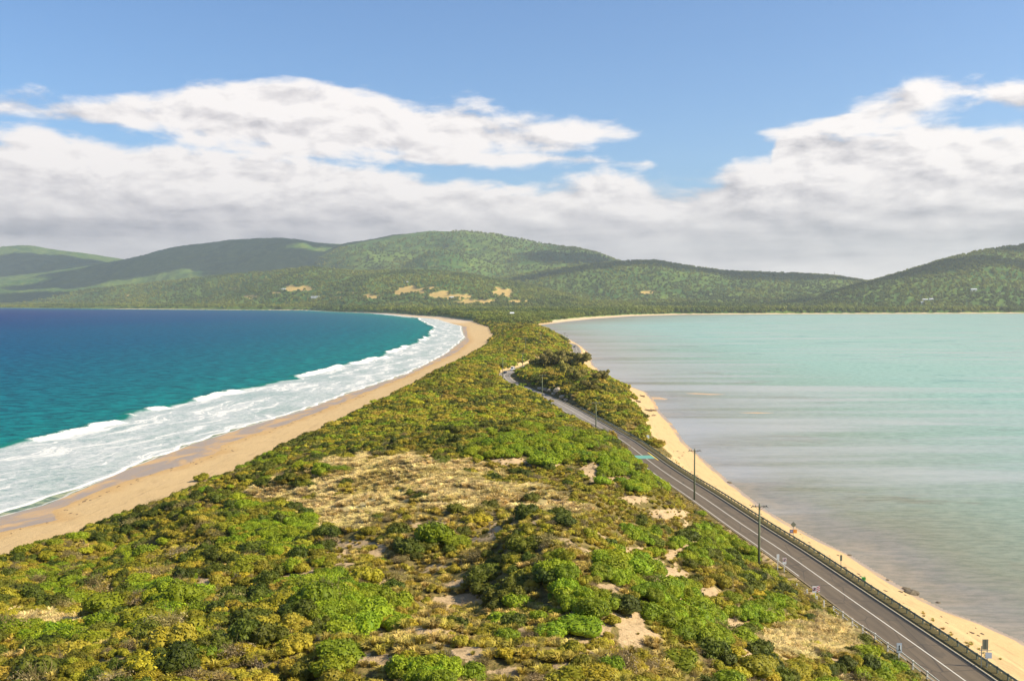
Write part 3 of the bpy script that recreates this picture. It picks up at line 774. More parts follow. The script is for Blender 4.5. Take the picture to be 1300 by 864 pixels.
# ---------------------------------------------------------------- power poles
m_pole = simple('weathered_pole_timber', (.13, .15, .085), .85, var=.3, scale=1.2)
m_arm = simple('cross_arm_timber', (.16, .14, .11), .8)
m_ins = simple('insulator_porcelain', (.25, .22, .2), .4)
def pole(px, py, h, label, z=None, arm=True, Y=None):
    if Y is None: X_, Y_ = W(px, py, ZR if z is None else z)
    else: X_, Y_, _ = D(px, py, Y)
    zz = gz(X_, Y_)
    e = empty('power_pole', (X_, Y_, zz - .1), 0, label, 'power pole', 'timber power poles along the road')
    p = MB(); p.tube((0, 0, -.4), (0, 0, h), .21, .15, 12); p.build('pole', m_pole, e, True)
    if arm:
        a = MB(); a.box((0, -.2, h - .35), (2.5, .12, .14)); ar = a.build('cross_arm', m_arm, e)
        for s in (-1.15, -.75, .75, 1.15):
            q = MB(); q.tube((s, -.2, h - .28), (s, -.2, h - .02), .07, .05, 8); q.tube((s, -.2, h - .2), (s, -.2, h - .12), .11, .11, 8); q.build('insulator', m_ins, ar, True)
        q = MB()
        for s in (-1, 1): q.tube((s * .8, -.2, h - .4), (0, -.16, h - 1.0), .025, .025, 6)
        q.build('brace', m_arm, ar)
        c_ = MB(); c_.tube((0, 0, h), (0, 0, h + .28), .07, .05, 8); c_.build('pole_top', m_ins, e, True)
        for s in (-1, 1):
            q = MB(); q.tube((s * 1.18, -.2, h - .22), (s * 1.5, -.25, h - .5), .06, .08, 8); q.build('fitting', m_ins, ar, True)
    return e
pole(963.5, 718, 11.3, 'nearest timber power pole, standing tall at road left edge above signs')
pole(881.5, 634, 11.8, 'second power pole from the near end, rising from green bushes beside road')
pole(756.5, 548, 10.6, 'third power pole, bare looking, behind bright green bushes on the left verge')
pole(688.3, 512, 11.6, 'fourth power pole, left verge opposite the rock pile')
pole(638.3, 488, 13.2, 'power pole on the outside of the sharp road bend')
pole(663.5, 475, 10.6, 'power pole on the inside of the bend beside the white van')
pole(667.3, 454, 10.3, 'power pole standing on scrub above the white van', Y=800)
pole(686.5, 449, 8.5, 'faint distant power pole on scrub above the pale cut bank', Y=900, arm=False)
pole(717, 437.5, 10.5, 'far power pole left of two at the far road end by the bay', Y=1040)
pole(719.8, 437.5, 9.8, 'far power pole right of two at the far road end by the bay', Y=1000)

# ---------------------------------------------------------------- signs
m_wh = simple('white_sign_face', (.75, .75, .74), .5, var=.04)
m_bk = simple('black_sign_ink', (.02, .02, .02), .5)
m_red = simple('red_sign_ink', (.55, .03, .03), .5)
m_org = simple('orange_sign_face', (.72, .28, .03), .5)
m_pur = simple('dull_purple_sign_face', (.20, .16, .24), .5)
m_gal = simple('galvanised_steel', (.28, .29, .27), .5, .3)
m_grn = simple('dull_green_sign_back', (.16, .17, .12), .6)
m_blu = simple('pale_blue_sign_face', (.42, .47, .55), .5)
def sign_root(px, py, z, label, name='road_sign'):
    X_, Y_ = W(px, py, z); return empty(name, (X_, Y_, gz(X_, Y_) - .05), 0, label, 'road sign')
def bx(name, mat, par, c, s, ry=0):
    p = MB(); p.box(c, s, 0, 0, ry); return p.build(name, mat, par)
def ring(name, mat, par, c, r, w, th=.02, n=24):
    p = MB(); vs = []; fs = []
    for i in range(n):
        a = 2 * math.pi * i / n
        for rr in (r, r - w):
            for y in (-th / 2, th / 2): vs.append((c[0] + rr * math.cos(a), c[1] + y, c[2] + rr * math.sin(a)))
    for i in range(n):
        a = i * 4; q = ((i + 1) % n) * 4
        fs += [(a, a + 2, q + 2, q), (a + 1, q + 1, q + 3, a + 3), (a, q, q + 1, a + 1), (a + 2, a + 3, q + 3, q + 2)]
    p.add(vs, fs); return p.build(name, mat, par)
s = sign_root(1007, 681, 4.3, 'grey diamond sign over small orange and purple plates beyond the guardrail')
bx('post', m_gal, s, (0, 0, 1.3), (.08, .08, 2.9)); bx('diamond_plate', m_grn, s, (0, -.06, 2.55), (.80, .03, .80), R(45))
bx('orange_plate', m_org, s, (.35, -.06, 1.25), (.68, .03, .72)); bx('purple_plate', m_pur, s, (-.38, -.06, 1.25), (.68, .03, .72))
bx('plate_mark', m_blu, s, (-.38, -.085, 1.3), (.34, .02, .12))
s = sign_root(1067.5, 724, 4.3, 'narrow grey upright sign on a post above the sand, small')
bx('post', m_gal, s, (0, 0, 1.3), (.07, .07, 2.6)); bx('plate', m_grn, s, (0, -.06, 2.15), (.38, .03, .98))
s = sign_root(987.3, 722, ZR, 'plain white upright sign close to the nearest power pole')
bx('post', m_wh, s, (0, 0, 1.35), (.09, .09, 2.7)); bx('plate', m_wh, s, (0, -.07, 2.25), (.46, .03, 1.0))
s = sign_root(995.6, 725, ZR, 'white sign with a ringed black symbol near the power pole')
bx('post', m_wh, s, (0, 0, 1.2), (.09, .09, 2.4)); p_ = bx('plate', m_wh, s, (0, -.07, 1.95), (.62, .03, 1.05))
ring('ring', m_red, p_, (0, -.095, 2.15), .27, .05); bx('symbol', m_bk, p_, (0.02, -.10, 2.15), (.10, .02, .42), R(35)); bx('symbol', m_bk, p_, (-.05, -.10, 2.0), (.22, .02, .08), 0)
s = sign_root(1035.3, 764, ZR, 'white sign with black symbol and red stripes at the start of the fence')
bx('post', m_wh, s, (0, 0, 1.1), (.09, .09, 2.2)); p_ = bx('plate', m_wh, s, (-.22, -.07, 2.05), (.62, .03, 1.0))
p2 = bx('striped_plate', m_wh, s, (.37, -.07, 2.15), (.52, .03, .9))
for k in range(3): bx('red_stripe', m_red, p2, (.37, -.095, 1.88 + k * .28), (.52, .02, .11), R(-28))
ring('ring', m_red, p_, (-.22, -.095, 2.1), .26, .05); bx('symbol', m_bk, p_, (-.2, -.10, 2.1), (.12, .02, .46), R(25)); bx('symbol', m_bk, p_, (-.27, -.10, 1.98), (.24, .02, .1), 0)
s = sign_root(1141, 842, ZR, 'pale blue sign with a black figure beside the white fence')
bx('post', m_wh, s, (0, 0, 1.2), (.09, .09, 2.5)); p_ = bx('plate', m_blu, s, (0, -.07, 2.2), (.66, .03, 1.22)); bx('inner_panel', m_wh, p_, (0, -.092, 2.15), (.46, .02, .8))
bx('figure', m_bk, p_, (0, -.11, 2.2), (.14, .02, .5)); bx('figure', m_bk, p_, (.02, -.11, 1.92), (.34, .02, .12)); bx('figure', m_bk, p_, (0, -.11, 2.48), (.2, .02, .1))
s = sign_root(1249, 847, 4.4, 'twin sign on two posts beyond the guardrail at bottom right', 'sign_board')
for x in (-.32, .38): bx('post', m_gal, s, (x, 0, 1.4), (.08, .08, 2.8))
bx('upper_plate', m_grn, s, (.1, -.06, 3.0), (.72, .04, 1.28)); bx('upper_stripe', m_bk, s, (.1, -.09, 3.0), (.03, .02, 1.28))
bx('cross_bar', m_gal, s, (.15, -.05, 2.25), (1.55, .05, .06)); bx('cross_bar', m_gal, s, (.15, -.05, 1.95), (1.55, .05, .06))
bx('lower_plate', m_blu, s, (.52, -.09, 1.62), (.80, .04, .72))
s = sign_root(822.5, 558, 4.0, 'small white sign among scrub between the road bend and the beach')
bx('post', m_gal, s, (0, 0, .8), (.08, .08, 1.6)); bx('plate', m_wh, s, (0, -.06, 1.5), (.85, .03, 1.1))

# ---------------------------------------------------------------- vehicles
m_tyre = simple('tyre_rubber', (.02, .02, .02), .8); m_glass = simple('dark_car_glass', (.02, .03, .04), .1)
m_chrome = simple('wheel_metal', (.4, .4, .42), .3, .8); m_lamp = simple('headlight_lens', (.7, .7, .68), .2); m_tail = simple('tail_light', (.4, .02, .02), .3)
def car(name, label, cat, X_, Y_, ang, mat, L=4.5, Wd=1.85, H=1.5, van=False):
    e = empty(name, (X_, Y_, ZR + .01), ang, label, cat)
    hl = L / 2
    if van: pr = [(-hl, .35), (-hl, 1.0), (-hl + .05, H - .12), (-hl + .3, H), (hl - 1.7, H), (hl - .85, 1.15), (hl - .1, 1.0), (hl, .75), (hl, .35)]
    else: pr = [(-hl, .35), (-hl, .85), (-hl + .45, .95), (-hl + .95, H - .05), (-.1, H), (.75, H - .12), (1.35, .95), (hl - .1, .8), (hl, .6), (hl, .35)]
    b_ = MB(); b_.prism(pr, -Wd / 2, Wd / 2, 'y'); b_.build('body', mat, e, bevel=.05)
    for sy in (-1, 1):
        g = MB()
        wp = [(-hl + .5, 1.05), (-hl + .55, H - .2), (hl - 1.75, H - .2), (hl - 1.15, 1.15)] if van else [(-hl + .8, .98), (-hl + 1.1, H - .12), (.7, H - .2), (1.15, .98)]
        g.prism(wp, sy * (Wd / 2 + .004), sy * (Wd / 2 + .016), 'y'); g.build('side_window', m_glass, e)
        for wx in (-hl + .85, hl - .85):
            w_ = MB(); w_.tube((wx, sy * (Wd / 2 - .1), .34), (wx, sy * (Wd / 2 + .03), .34), .34, .34, 16); wo = w_.build('wheel', m_tyre, e, False)
            h_ = MB(); h_.tube((wx, sy * (Wd / 2 + .03), .34), (wx, sy * (Wd / 2 + .045), .34), .2, .2, 12); h_.build('rim', m_chrome, wo)
        bx('headlight', m_lamp, e, (hl + .005, sy * (Wd / 2 - .3), .68), (.05, .35, .16)); bx('tail_light', m_tail, e, (-hl - .005, sy * (Wd / 2 - .2), .8), (.05, .2, .3))
        mi = MB(); mi.box((hl - 1.5, sy * (Wd / 2 + .12), 1.05), (.12, .2, .14)); mi.build('mirror', mat, e)
    g = MB()
    if van: g.add([(hl - 1.62, -Wd * .42, H - .08), (hl - 1.62, Wd * .42, H - .08), (hl - .93, Wd * .44, 1.24), (hl - .93, -Wd * .44, 1.24)], [(0, 1, 2, 3)])
    else: g.add([(.78, -Wd * .4, H - .12), (.78, Wd * .4, H - .12), (1.33, Wd * .44, 1.0), (1.33, -Wd * .44, 1.0)], [(0, 1, 2, 3)])
    for i_ in range(4): g.v.append((g.v[i_][0] + .03, g.v[i_][1], g.v[i_][2] + .03))
    g.f = [(0, 1, 2, 3), (4, 7, 6, 5), (0, 4, 5, 1), (1, 5, 6, 2), (2, 6, 7, 3), (3, 7, 4, 0)]
    g.build('windscreen', m_glass, e)
    bx('bumper', m_tyre if not van else mat, e, (hl + .03, 0, .42), (.1, Wd * .95, .2))
    g = MB(); g.box((-hl - .012 if van else -hl + .62, 0, 1.25 if van else 1.22), (.03, Wd * .8, .5 if van else .42), ry=0 if van else .5); g.build('rear_window', m_glass, e)
    return e
def on_road(px, py, off):
    X_, Y_ = W(px, py, ZR); d = (ROAD[:, 0] - X_) ** 2 + (ROAD[:, 1] - Y_) ** 2; k = int(d.argmin())
    return ROAD[k, 0] + NRM[k, 0] * off, ROAD[k, 1] + NRM[k, 1] * off, math.atan2(-tan_[k, 1], -tan_[k, 0])
x, y, a = on_road(658, 470, -1.2); car('parked_van' if 0 else 'white_van', 'white van with dark windscreen driving round the bend', 'van', x, y, a, simple('white_car_paint', (.78, .79, .80), .25), 5.0, 2.0, 2.3, True)
x, y, a = on_road(648.5, 473.5, -.8); car('blue_car', 'dark blue car ahead of the white van on the bend', 'car', x, y, a, simple('dark_blue_car_paint', (.035, .05, .085), .25))
x, y, a = on_road(729, 441, -1.2); car('dark_car', 'dark car on the far stretch of road by the bay', 'car', x, y, a, simple('black_car_paint', (.03, .035, .03), .3))

# ---------------------------------------------------------------- plants: prototypes
def leaf_cloud(lobes, n, size, seed, flat=.5, core=True, zmin=.02):
    r = np.random.default_rng(seed)
    C_ = np.array([l[:3] for l in lobes]); Rl = np.array([l[3] for l in lobes])
    w = Rl ** 2; pick = r.choice(len(lobes), n, p=w / w.sum())
    d = r.normal(size=(n, 3)); d[:, 2] = np.abs(d[:, 2]) * .9 + d[:, 2] * .15; d /= np.linalg.norm(d, axis=1)[:, None]
    rad = Rl[pick] * (.82 + .26 * r.random(n))
    p = C_[pick] + d * rad[:, None]
    p[:, 2] = np.maximum(p[:, 2], zmin)
    nn = d + r.normal(size=(n, 3)) * flat + np.array([0, 0, .25]); nn /= np.linalg.norm(nn, axis=1)[:, None]
    t = np.cross(nn, r.normal(size=(n, 3))); t /= np.linalg.norm(t, axis=1)[:, None]; bt = np.cross(nn, t)
    s = size * (.6 + .8 * r.random(n))[:, None]; asp = .55
    V = np.stack([p - t * s, p + bt * s * asp, p + t * s, p - bt * s * asp], 1).reshape(-1, 3)
    Fq = np.arange(4 * n).reshape(-1, 4)
    lv = np.repeat(np.clip(r.random(n) * .75 + (pick % 3) * .22 - .1, 0, 1), 4)
    if core:
        for c, rr in zip(C_, Rl):
            th = np.linspace(0, 2 * math.pi, 9)[:-1]; ph = np.array([-.5, .1, .7, 1.25]); k = len(V)
            g = np.stack([np.cos(ph)[:, None] * np.cos(th)[None], np.cos(ph)[:, None] * np.sin(th)[None], np.sin(ph)[:, None] + 0 * th[None]], -1)
            g = g * rr * .84 * (1 + .12 * r.normal(size=g.shape[:2]))[..., None] + c
            g[..., 2] = np.maximum(g[..., 2], -.05)
            V = np.r_[V, g.reshape(-1, 3)]
            ii = np.arange(3)[:, None] * 8 + np.arange(8)[None]; i2 = np.arange(3)[:, None] * 8 + (np.arange(8)[None] + 1) % 8
            f = np.stack([ii, i2, i2 + 8, ii + 8], -1).reshape(-1, 4) + k
            top = np.array([[24, 25, 26, 27], [24, 27, 28, 31], [28, 29, 30, 31]]) + k
            Fq = np.r_[Fq, f, top]; lv = np.r_[lv, np.full(32, r.random() * .6)]
    return V, Fq, lv

def dome_lobes(r, n, flat=.75, rr=(.3, .48)):
    L = [(0, 0, .25, .5)]
    for i in range(n):
        a = 2 * math.pi * (i * .618 + r.random() * .1); e = r.random() ** .7 * 1.1
        q = .6 * math.cos(e * .9); s = r.uniform(*rr)
        L.append((math.cos(a) * q, math.sin(a) * q, max(.12, math.sin(e) * .62) * flat + .08, s * (.8 + .4 * r.random())))
    return L

def twigs(n, seed, L=.9, w=.012, spread=.9, z0=0, up=.5):
    r = np.random.default_rng(seed); V = []; Fq = []; lv = []
    for i in range(n):
        a = r.random() * 6.28; e = up + r.random() * (1.5 - up)
        d = np.array([math.cos(a) * math.cos(e) * spread, math.sin(a) * math.cos(e) * spread, math.sin(e)])
        p = np.array([r.normal() * .12, r.normal() * .12, z0]); ll = L * (.5 + .6 * r.random()); ww = w
        side = np.cross(d, [0, 0, 1.]) + 1e-3; side /= np.linalg.norm(side); si2 = np.cross(d, side)
        q = p.copy()
        for k in range(3):
            d2 = d + r.normal(size=3) * .25; q2 = q + d2 * ll / 3
            for sd in (side, si2):
                o_ = len(V); V += [q - sd * ww, q + sd * ww, q2 + sd * ww * .6, q2 - sd * ww * .6]; Fq.append([o_, o_ + 1, o_ + 2, o_ + 3]); lv += [r.random()] * 4
            q = q2; ww *= .6
    return np.array(V), np.array(Fq), np.array(lv)

def tussock(n, seed, h=.6, w=.022, lean=.75):
    r = np.random.default_rng(seed); V = []; Fq = []; lv = []
    for i in range(n):
        a = r.random() * 6.28; rr = r.random() ** .5 * .22; b0 = np.array([math.cos(a) * rr, math.sin(a) * rr, 0])
        a2 = a + r.normal() * .5; l = lean * (.2 + r.random()); hh = h * (.55 + .6 * r.random())
        out = np.array([math.cos(a2), math.sin(a2), 0]); s = np.array([-out[1], out[0], 0]) * w * (.7 + .8 * r.random())
        p1 = b0 + out * l * hh * .35 + [0, 0, hh * .7]; p2 = b0 + out * l * hh * .95 + [0, 0, hh * (.95 - .35 * l)]
        o_ = len(V); V += [b0 - s, b0 + s, p1 + s * .8, p1 - s * .8, p2 + s * .1, p2 - s * .1]
        Fq += [[o_, o_ + 1, o_ + 2, o_ + 3], [o_ + 3, o_ + 2, o_ + 4, o_ + 5]]; lv += [r.random()] * 6
    return np.array(V), np.array(Fq), np.array(lv)

def proto_mesh(name, parts, mat):
    V = []; Fq = []; lv = []; k = 0
    for v, f, l in parts: V.append(v); Fq.append(f + k); lv.append(l); k += len(v)
    me = mesh_np(name, np.concatenate(V), np.concatenate(Fq), mat); fattr(me, 'leaf', np.concatenate(lv)); return me

M_olive = foliage_mat('olive_scrub_leaf', (.15, .165, .008), (.37, .345, .018), (.36, .28, .03))
M_green = foliage_mat('bright_green_leaf', (.10, .18, .006), (.27, .36, .012), (.31, .32, .014))
M_dark = foliage_mat('dark_green_leaf', (.038, .062, .006), (.115, .145, .010), (.16, .16, .013))  # leaf colour deepened so the gully reads as shaded
M_grey = foliage_mat('grey_twig_scrub', (.26, .21, .10), (.46, .37, .18), (.30, .26, .06))
M_gold = foliage_mat('golden_olive_leaf', (.27, .24, .012), (.52, .45, .03), (.38, .31, .03))
M_tuss = foliage_mat('olive_tussock_blade', (.29, .26, .025), (.50, .42, .055), (.60, .46, .14))
M_straw = foliage_mat('straw_grass_blade', (.62, .49, .17), (.88, .72, .33), (.52, .44, .10))
M_sheoak = foliage_mat('brown_sheoak_foliage', (.13, .135, .022), (.34, .28, .06), (.20, .21, .03))
M_wood = simple('dry_branch_wood', (.22, .18, .13), .85)

rr_ = random.Random(5)
PR = {}
for i in range(3): PR['olive', i] = proto_mesh('foliage', [leaf_cloud(dome_lobes(rr_, 9), 1100, .075, 20 + i)], M_olive)
for i in range(3): PR['green', i] = proto_mesh('foliage', [leaf_cloud(dome_lobes(rr_, 11, .8), 1400, .07, 40 + i, .7)], M_green)
for i in range(2): PR['dark', i] = proto_mesh('foliage', [leaf_cloud(dome_lobes(rr_, 10, .9), 1200, .075, 60 + i, .6)], M_dark)
for i in range(2): PR['gold', i] = proto_mesh('foliage', [leaf_cloud(dome_lobes(rr_, 10, .75, (.22, .36)), 1000, .06, 70 + i, .6)], M_gold)
for i in range(2): PR['grey', i] = proto_mesh('foliage', [twigs(170, 80 + i, 1.0, .016), leaf_cloud(dome_lobes(rr_, 6, .7), 420, .05, 85 + i, 1.0, core=False)], M_grey)
for i in range(2): PR['tuss', i] = proto_mesh('blades', [tussock(95, 90 + i, .62, .028)], M_tuss)
for i in range(2): PR['straw', i] = proto_mesh('blades', [tussock(100, 95 + i, .62, .026, .9)], M_straw)
low = lambda sd, mat: proto_mesh('foliage', [leaf_cloud(dome_lobes(rr_, 7), 260, .15, sd, .6)], mat)
for i in range(2): PR['lolive', i] = low(120 + i, M_olive); PR['lgreen', i] = low(130 + i, M_green); PR['ldark', i] = low(140 + i, M_dark); PR['lgold', i] = low(150 + i, M_gold)
WOODM = proto_mesh('branches', [twigs(16, 200, .75, .03, .9)], M_wood)
STEMM = WOODM

def shrub(px, py, kind, rad, hgt, label, v=0, name='shrub', up=0.0, grp=None):
    X_, Y_, Z_ = hit(px, py)
    e = empty(name, (X_, Y_, gz(X_, Y_) - .1), random.random() * 6.28, label, 'tussock' if kind in ('tuss', 'straw') else 'shrub', grp)
    f = link(bpy.data.objects.new('foliage' if kind not in ('tuss', 'straw') else 'blades', PR[kind, v]), e); f.scale = (rad, rad, hgt)
    if kind not in ('tuss', 'straw'):
        w_ = link(bpy.data.objects.new('branches', WOODM), e); w_.scale = (rad * 1.05, rad * 1.05, hgt * 1.0)
    return e
# named shrubs: position of the foot in the photo
SH = [
 (548, 692, 'green', 2.6, 2.9, 'large bright green bush on bare sand, just below the straw grass crest', 0),
 (520, 698, 'dark', 1.9, 1.9, 'dark shaded bush hugging the left side of the large bright green bush', 0),
 (462, 728, 'gold', 2.2, 2.3, 'smooth dome shaped yellow olive bush between two sandy paths', 0),
 (402, 778, 'green', 2.0, 2.3, 'rounded vivid green bush below the dome shaped olive bush', 1),
 (376, 790, 'dark', 1.6, 1.6, 'dark green bush left of the vivid rounded green bush', 1),
 (450, 800, 'green', 1.8, 1.7, 'mid green low bush right of the vivid rounded green bush', 2),
 (372, 690, 'olive', 3.1, 2.2, 'broad flat olive green bush on the left dune shoulder', 0),
 (325, 690, 'dark', 2.4, 1.7, 'darker green bush beside the broad flat olive bush', 0),
 (606, 665, 'gold', 2.3, 1.5, 'olive gold bush group at top edge of the sandy hollow', 1),
 (668, 668, 'dark', 1.5, 2.0, 'upright dark bush at the head of the shaded gully', 0),
 (655, 755, 'green', 1.6, 1.6, 'pale green leafy bush halfway down the shaded gully side', 0),
 (652, 785, 'dark', 1.4, 1.2, 'dark bush at the foot of the shaded gully side', 1),
 (700, 728, 'dark', 2.0, 1.6, 'dark green bush on the crest above the shaded gully', 1),
 (735, 785, 'green', 2.3, 1.4, 'wide low vivid green bush just above the largest bare sand patch', 1),
 (700, 790, 'green', 1.6, 1.2, 'smaller vivid green bush left of the wide low one', 2),
 (800, 735, 'green', 2.4, 1.7, 'thick green bush in the green belt right of the gully ridge', 0),
 (830, 760, 'green', 2.1, 1.6, 'green bush further down the green belt towards the road', 1),
 (865, 795, 'green', 2.2, 1.3, 'bright green spreading bush in the middle of the right slope', 2),
 (955, 785, 'green', 1.8, 1.2, 'small deep green bush above the pale sand scrape near the fence', 0),
 (992, 775, 'green', 1.5, 1.0, 'low green bush closest to the white stub posts', 1),
 (560, 862, 'green', 2.4, 1.4, 'vivid green bush cut by the bottom edge of the picture', 2),
 (520, 862, 'green', 1.4, .9, 'small vivid green bush left of the one cut by the bottom edge', 1),
 (760, 850, 'gold', 1.9, 1.3, 'mounded olive gold bush right of the bare sand, near the bottom', 0),
 (788, 838, 'grey', 1.6, 1.9, 'grey twiggy half dead bush near the bottom centre right', 0),
 (720, 845, 'olive', 1.7, 1.1, 'low olive bush below the largest bare sand patch', 1),
 (755, 812, 'gold', 1.4, 1.0, 'rounded gold green bush on the edge of the largest sand patch', 1),
 (175, 800, 'olive', 2.2, 2.0, 'large yellow olive bush in the dense scrub at lower left', 2),
 (70, 810, 'green', 2.0, 1.6, 'bright green bush beside the strip of dry grass at lower left', 0),
 (145, 782, 'dark', 2.0, 1.7, 'dark bush above the large yellow olive bush at lower left', 1),
 (215, 780, 'green', 1.9, 1.7, 'leafy green bush in the middle of the left scrub', 2),
 (255, 800, 'olive', 1.8, 1.9, 'upright olive bush left of the small sandy clearing', 0),
 (300, 830, 'grey', 1.7, 1.3, 'wide grey green twiggy bush at the bottom left centre', 1),
 (70, 855, 'grey', 1.9, 1.4, 'grey brown twiggy bush in the bottom left corner area', 0),
 (230, 700, 'grey', 2.6, 1.5, 'pale grey twiggy bush on the slope towards the ocean beach', 1),
 (255, 610, 'olive', 2.6, 2.2, 'rounded bush on the very edge of the ocean beach', 1),
 (170, 665, 'dark', 2.6, 2.0, 'dark green bush on the beach edge at far left', 0),
 (360, 735, 'olive', 1.0, .7, 'reddish brown small bush on the sandy clearing', 1),
 (870, 680, 'dark', 2.2, 2.0, 'dark green bush on the slope below the second power pole', 0),
 (925, 700, 'dark', 2.3, 2.0, 'dense dark bush on the slope left of the nearest power pole', 1),
 (890, 655, 'green', 1.5, 1.2, 'bright green bush at the foot of the second power pole', 1),
 (946, 705, 'olive', 1.9, 1.8, 'brown olive bush touching the road edge left of nearest pole', 2),
 (690, 588, 'green', 3.6, 2.0, 'bright green bush at the front of the large green thicket on the crest', 1),
 (740, 585, 'green', 3.4, 2.0, 'right hand bright green bush of the thicket on the crest', 2),
 (648, 572, 'green', 3.2, 1.7, 'left hand bright green bush of the thicket on the crest', 0),
 (430, 602, 'green', 3.0, 1.0, 'low spreading vivid green bush left of the straw grass slope', 0),
]
HAND = {}
def leafy(o): return [c for c in o.children if not c.name.startswith('branches')][0]
for a in SH:
    o = shrub(*a[:6], v=a[6]); HAND.setdefault((a[2], a[6]), leafy(o))
# two named tussocks, sources for the grass cover
t1 = [shrub(432, 655, 'straw', 1.6, 1.2, 'big straw coloured grass tussock above the sandy path', 0, 'grass_tussock'),
      shrub(560, 645, 'straw', 1.5, 1.2, 'pale straw tussock directly above the large bright green bush', 1, 'grass_tussock'),
      shrub(430, 690, 'tuss', 1.8, 1.3, 'round olive grass tussock left of the sandy path fork', 0, 'grass_tussock'),
      shrub(640, 622, 'tuss', 1.5, 1.1, 'olive tussock alone on the open crest below the green thicket', 1, 'grass_tussock')]
for k, o in zip([('straw', 0), ('straw', 1), ('tuss', 0), ('tuss', 1)], t1): HAND[k] = leafy(o)
for i, (px, py, kind, r_, h_, lab) in enumerate([
    (770, 512, 'lolive', 3.2, 2.6, 'olive bush on the knoll above the guardrail start'),
    (775, 530, 'ldark', 2.4, 2.0, 'dark bush right of the third power pole on the knoll'),
    (790, 500, 'ldark', 2.6, 2.2, 'dark rounded bush on the bay side of the knoll'),
    (818, 553, 'lolive', 2.4, 1.8, 'last olive bush at the beach end of the knoll'),
    (663, 490, 'lgreen', 2.6, 2.0, 'green bush on the inner side of the sharp bend'),
    (678, 488, 'lgreen', 2.2, 1.8, 'second green bush on the inner side of the sharp bend'),
    (732, 490, 'lgreen', 2.4, 2.2, 'bright green bush beneath the grassy mound'),
    (808, 520, 'lgold', 2.2, 1.6, 'gold olive bush above driftwood on the bay beach'),
    (700, 510, 'lgold', 1.6, 1.2, 'small gold bush behind the rock pile')]):
    o = shrub(px, py, kind, r_, h_, lab, i % 2); HAND.setdefault((kind, i % 2), leafy(o))
for kind in ('lolive', 'lgreen', 'ldark', 'lgold'):
    for v in (0, 1):
        if (kind, v) not in HAND and (kind, 1 - v) in HAND: HAND[kind, v] = HAND[kind, 1 - v]
for key in list(PR):
    if key not in HAND:
        alt = [k for k in HAND if k[0] == key[0]]
        if alt: HAND[key] = HAND[alt[0]]

# ---------------------------------------------------------------- cover by scatter (geometry nodes)
def scatter(name, label, cat, src, P, S, ROT, T):
    me = bpy.data.meshes.new(name + '_points'); me.vertices.add(len(P)); me.vertices.foreach_set('co', np.asarray(P, np.float32).ravel())
    a = me.attributes.new('scl', 'FLOAT_VECTOR', 'POINT'); a.data.foreach_set('vector', np.asarray(S, np.float32).ravel())
    a = me.attributes.new('rot', 'FLOAT_VECTOR', 'POINT'); a.data.foreach_set('vector', np.asarray(ROT, np.float32).ravel())
    fattr(me, 'tint', T)
    o = link(bpy.data.objects.new(name, me)); tag(o, label, cat, kind='stuff')
    ng = bpy.data.node_groups.new(name + '_nodes', 'GeometryNodeTree')
    ng.interface.new_socket('Geometry', in_out='INPUT', socket_type='NodeSocketGeometry')
    ng.interface.new_socket('Geometry', in_out='OUTPUT', socket_type='NodeSocketGeometry')
    N = ng.nodes; L = ng.links
    gi, go = N.new('NodeGroupInput'), N.new('NodeGroupOutput')
    iop = N.new('GeometryNodeInstanceOnPoints'); oi = N.new('GeometryNodeObjectInfo')
    oi.inputs['Object'].default_value = src; oi.transform_space = 'ORIGINAL'; oi.inputs['As Instance'].default_value = True
    na = N.new('GeometryNodeInputNamedAttribute'); na.data_type = 'FLOAT_VECTOR'; na.inputs[0].default_value = 'scl'
    nb = N.new('GeometryNodeInputNamedAttribute'); nb.data_type = 'FLOAT_VECTOR'; nb.inputs[0].default_value = 'rot'
    er = N.new('FunctionNodeEulerToRotation')
    L.new(gi.outputs[0], iop.inputs['Points']); L.new(oi.outputs['Geometry'], iop.inputs['Instance'])
    L.new(na.outputs[0], iop.inputs['Scale']); L.new(nb.outputs[0], er.inputs[0]); L.new(er.outputs[0], iop.inputs['Rotation'])
    L.new(iop.outputs[0], go.inputs[0])
    md = o.modifiers.new('scatter', 'NODES'); md.node_group = ng
    return o

ACC = {}
def put(kind, X_, Y_, Z_, r_, h_, t_, nv=2):
    n = len(X_)
    if not n: return
    v = RNG.integers(0, nv, n)
    for k in range(nv):
        q = v == k
        ACC.setdefault((kind, k), []).append(np.c_[X_[q], Y_[q], Z_[q], r_[q], h_[q], t_[q]])

def cells(y0, y1, step, xlim=140, jit=.5):
    ys = np.arange(y0, y1, step)
    P = []
    for y in ys:
        hw = min(xlim, .62 * y + 10)
        xs = np.arange(-hw, hw, step)
        P.append(np.c_[xs, np.full(len(xs), y)])
    P = np.concatenate(P); P += (RNG.random(P.shape) - .5) * step * 2 * jit
    return P[:, 0], P[:, 1]

def classify(X_, Y_):
    Z_ = height(X_, Y_)
    rd, _ = road_dist(X_, Y_)
    vegd = X_ - cinterp(LVEG, Y_); drr = cinterp(RSH, Y_) - X_
    lim = 12 + (fbm(X_ / 9, Y_ / 9, 3, 23) - .5) * 8
    ok = (vegd > (fbm(X_ / 6, Y_ / 6, 2, 19) - .5) * 5 + np.interp(Y_, [150, 260, 420, 900], [7, 4.5, 2.5, 1.5])) & (drr > lim)
    left_ok = (rd < -5.0 - (fbm(X_ / 5, Y_ / 5, 2, 27)) * 1.5)
    right_ok = (rd > 7.0) & (Y_ > 320)
    cutb = (rd > -7.2) & (rd < 0) & (Y_ > 640) & (Y_ < 900)
    ok &= (left_ok | right_ok) & ~cutb
    px, py = project(X_, Y_, Z_)
    return Z_, ok, px, py, rd

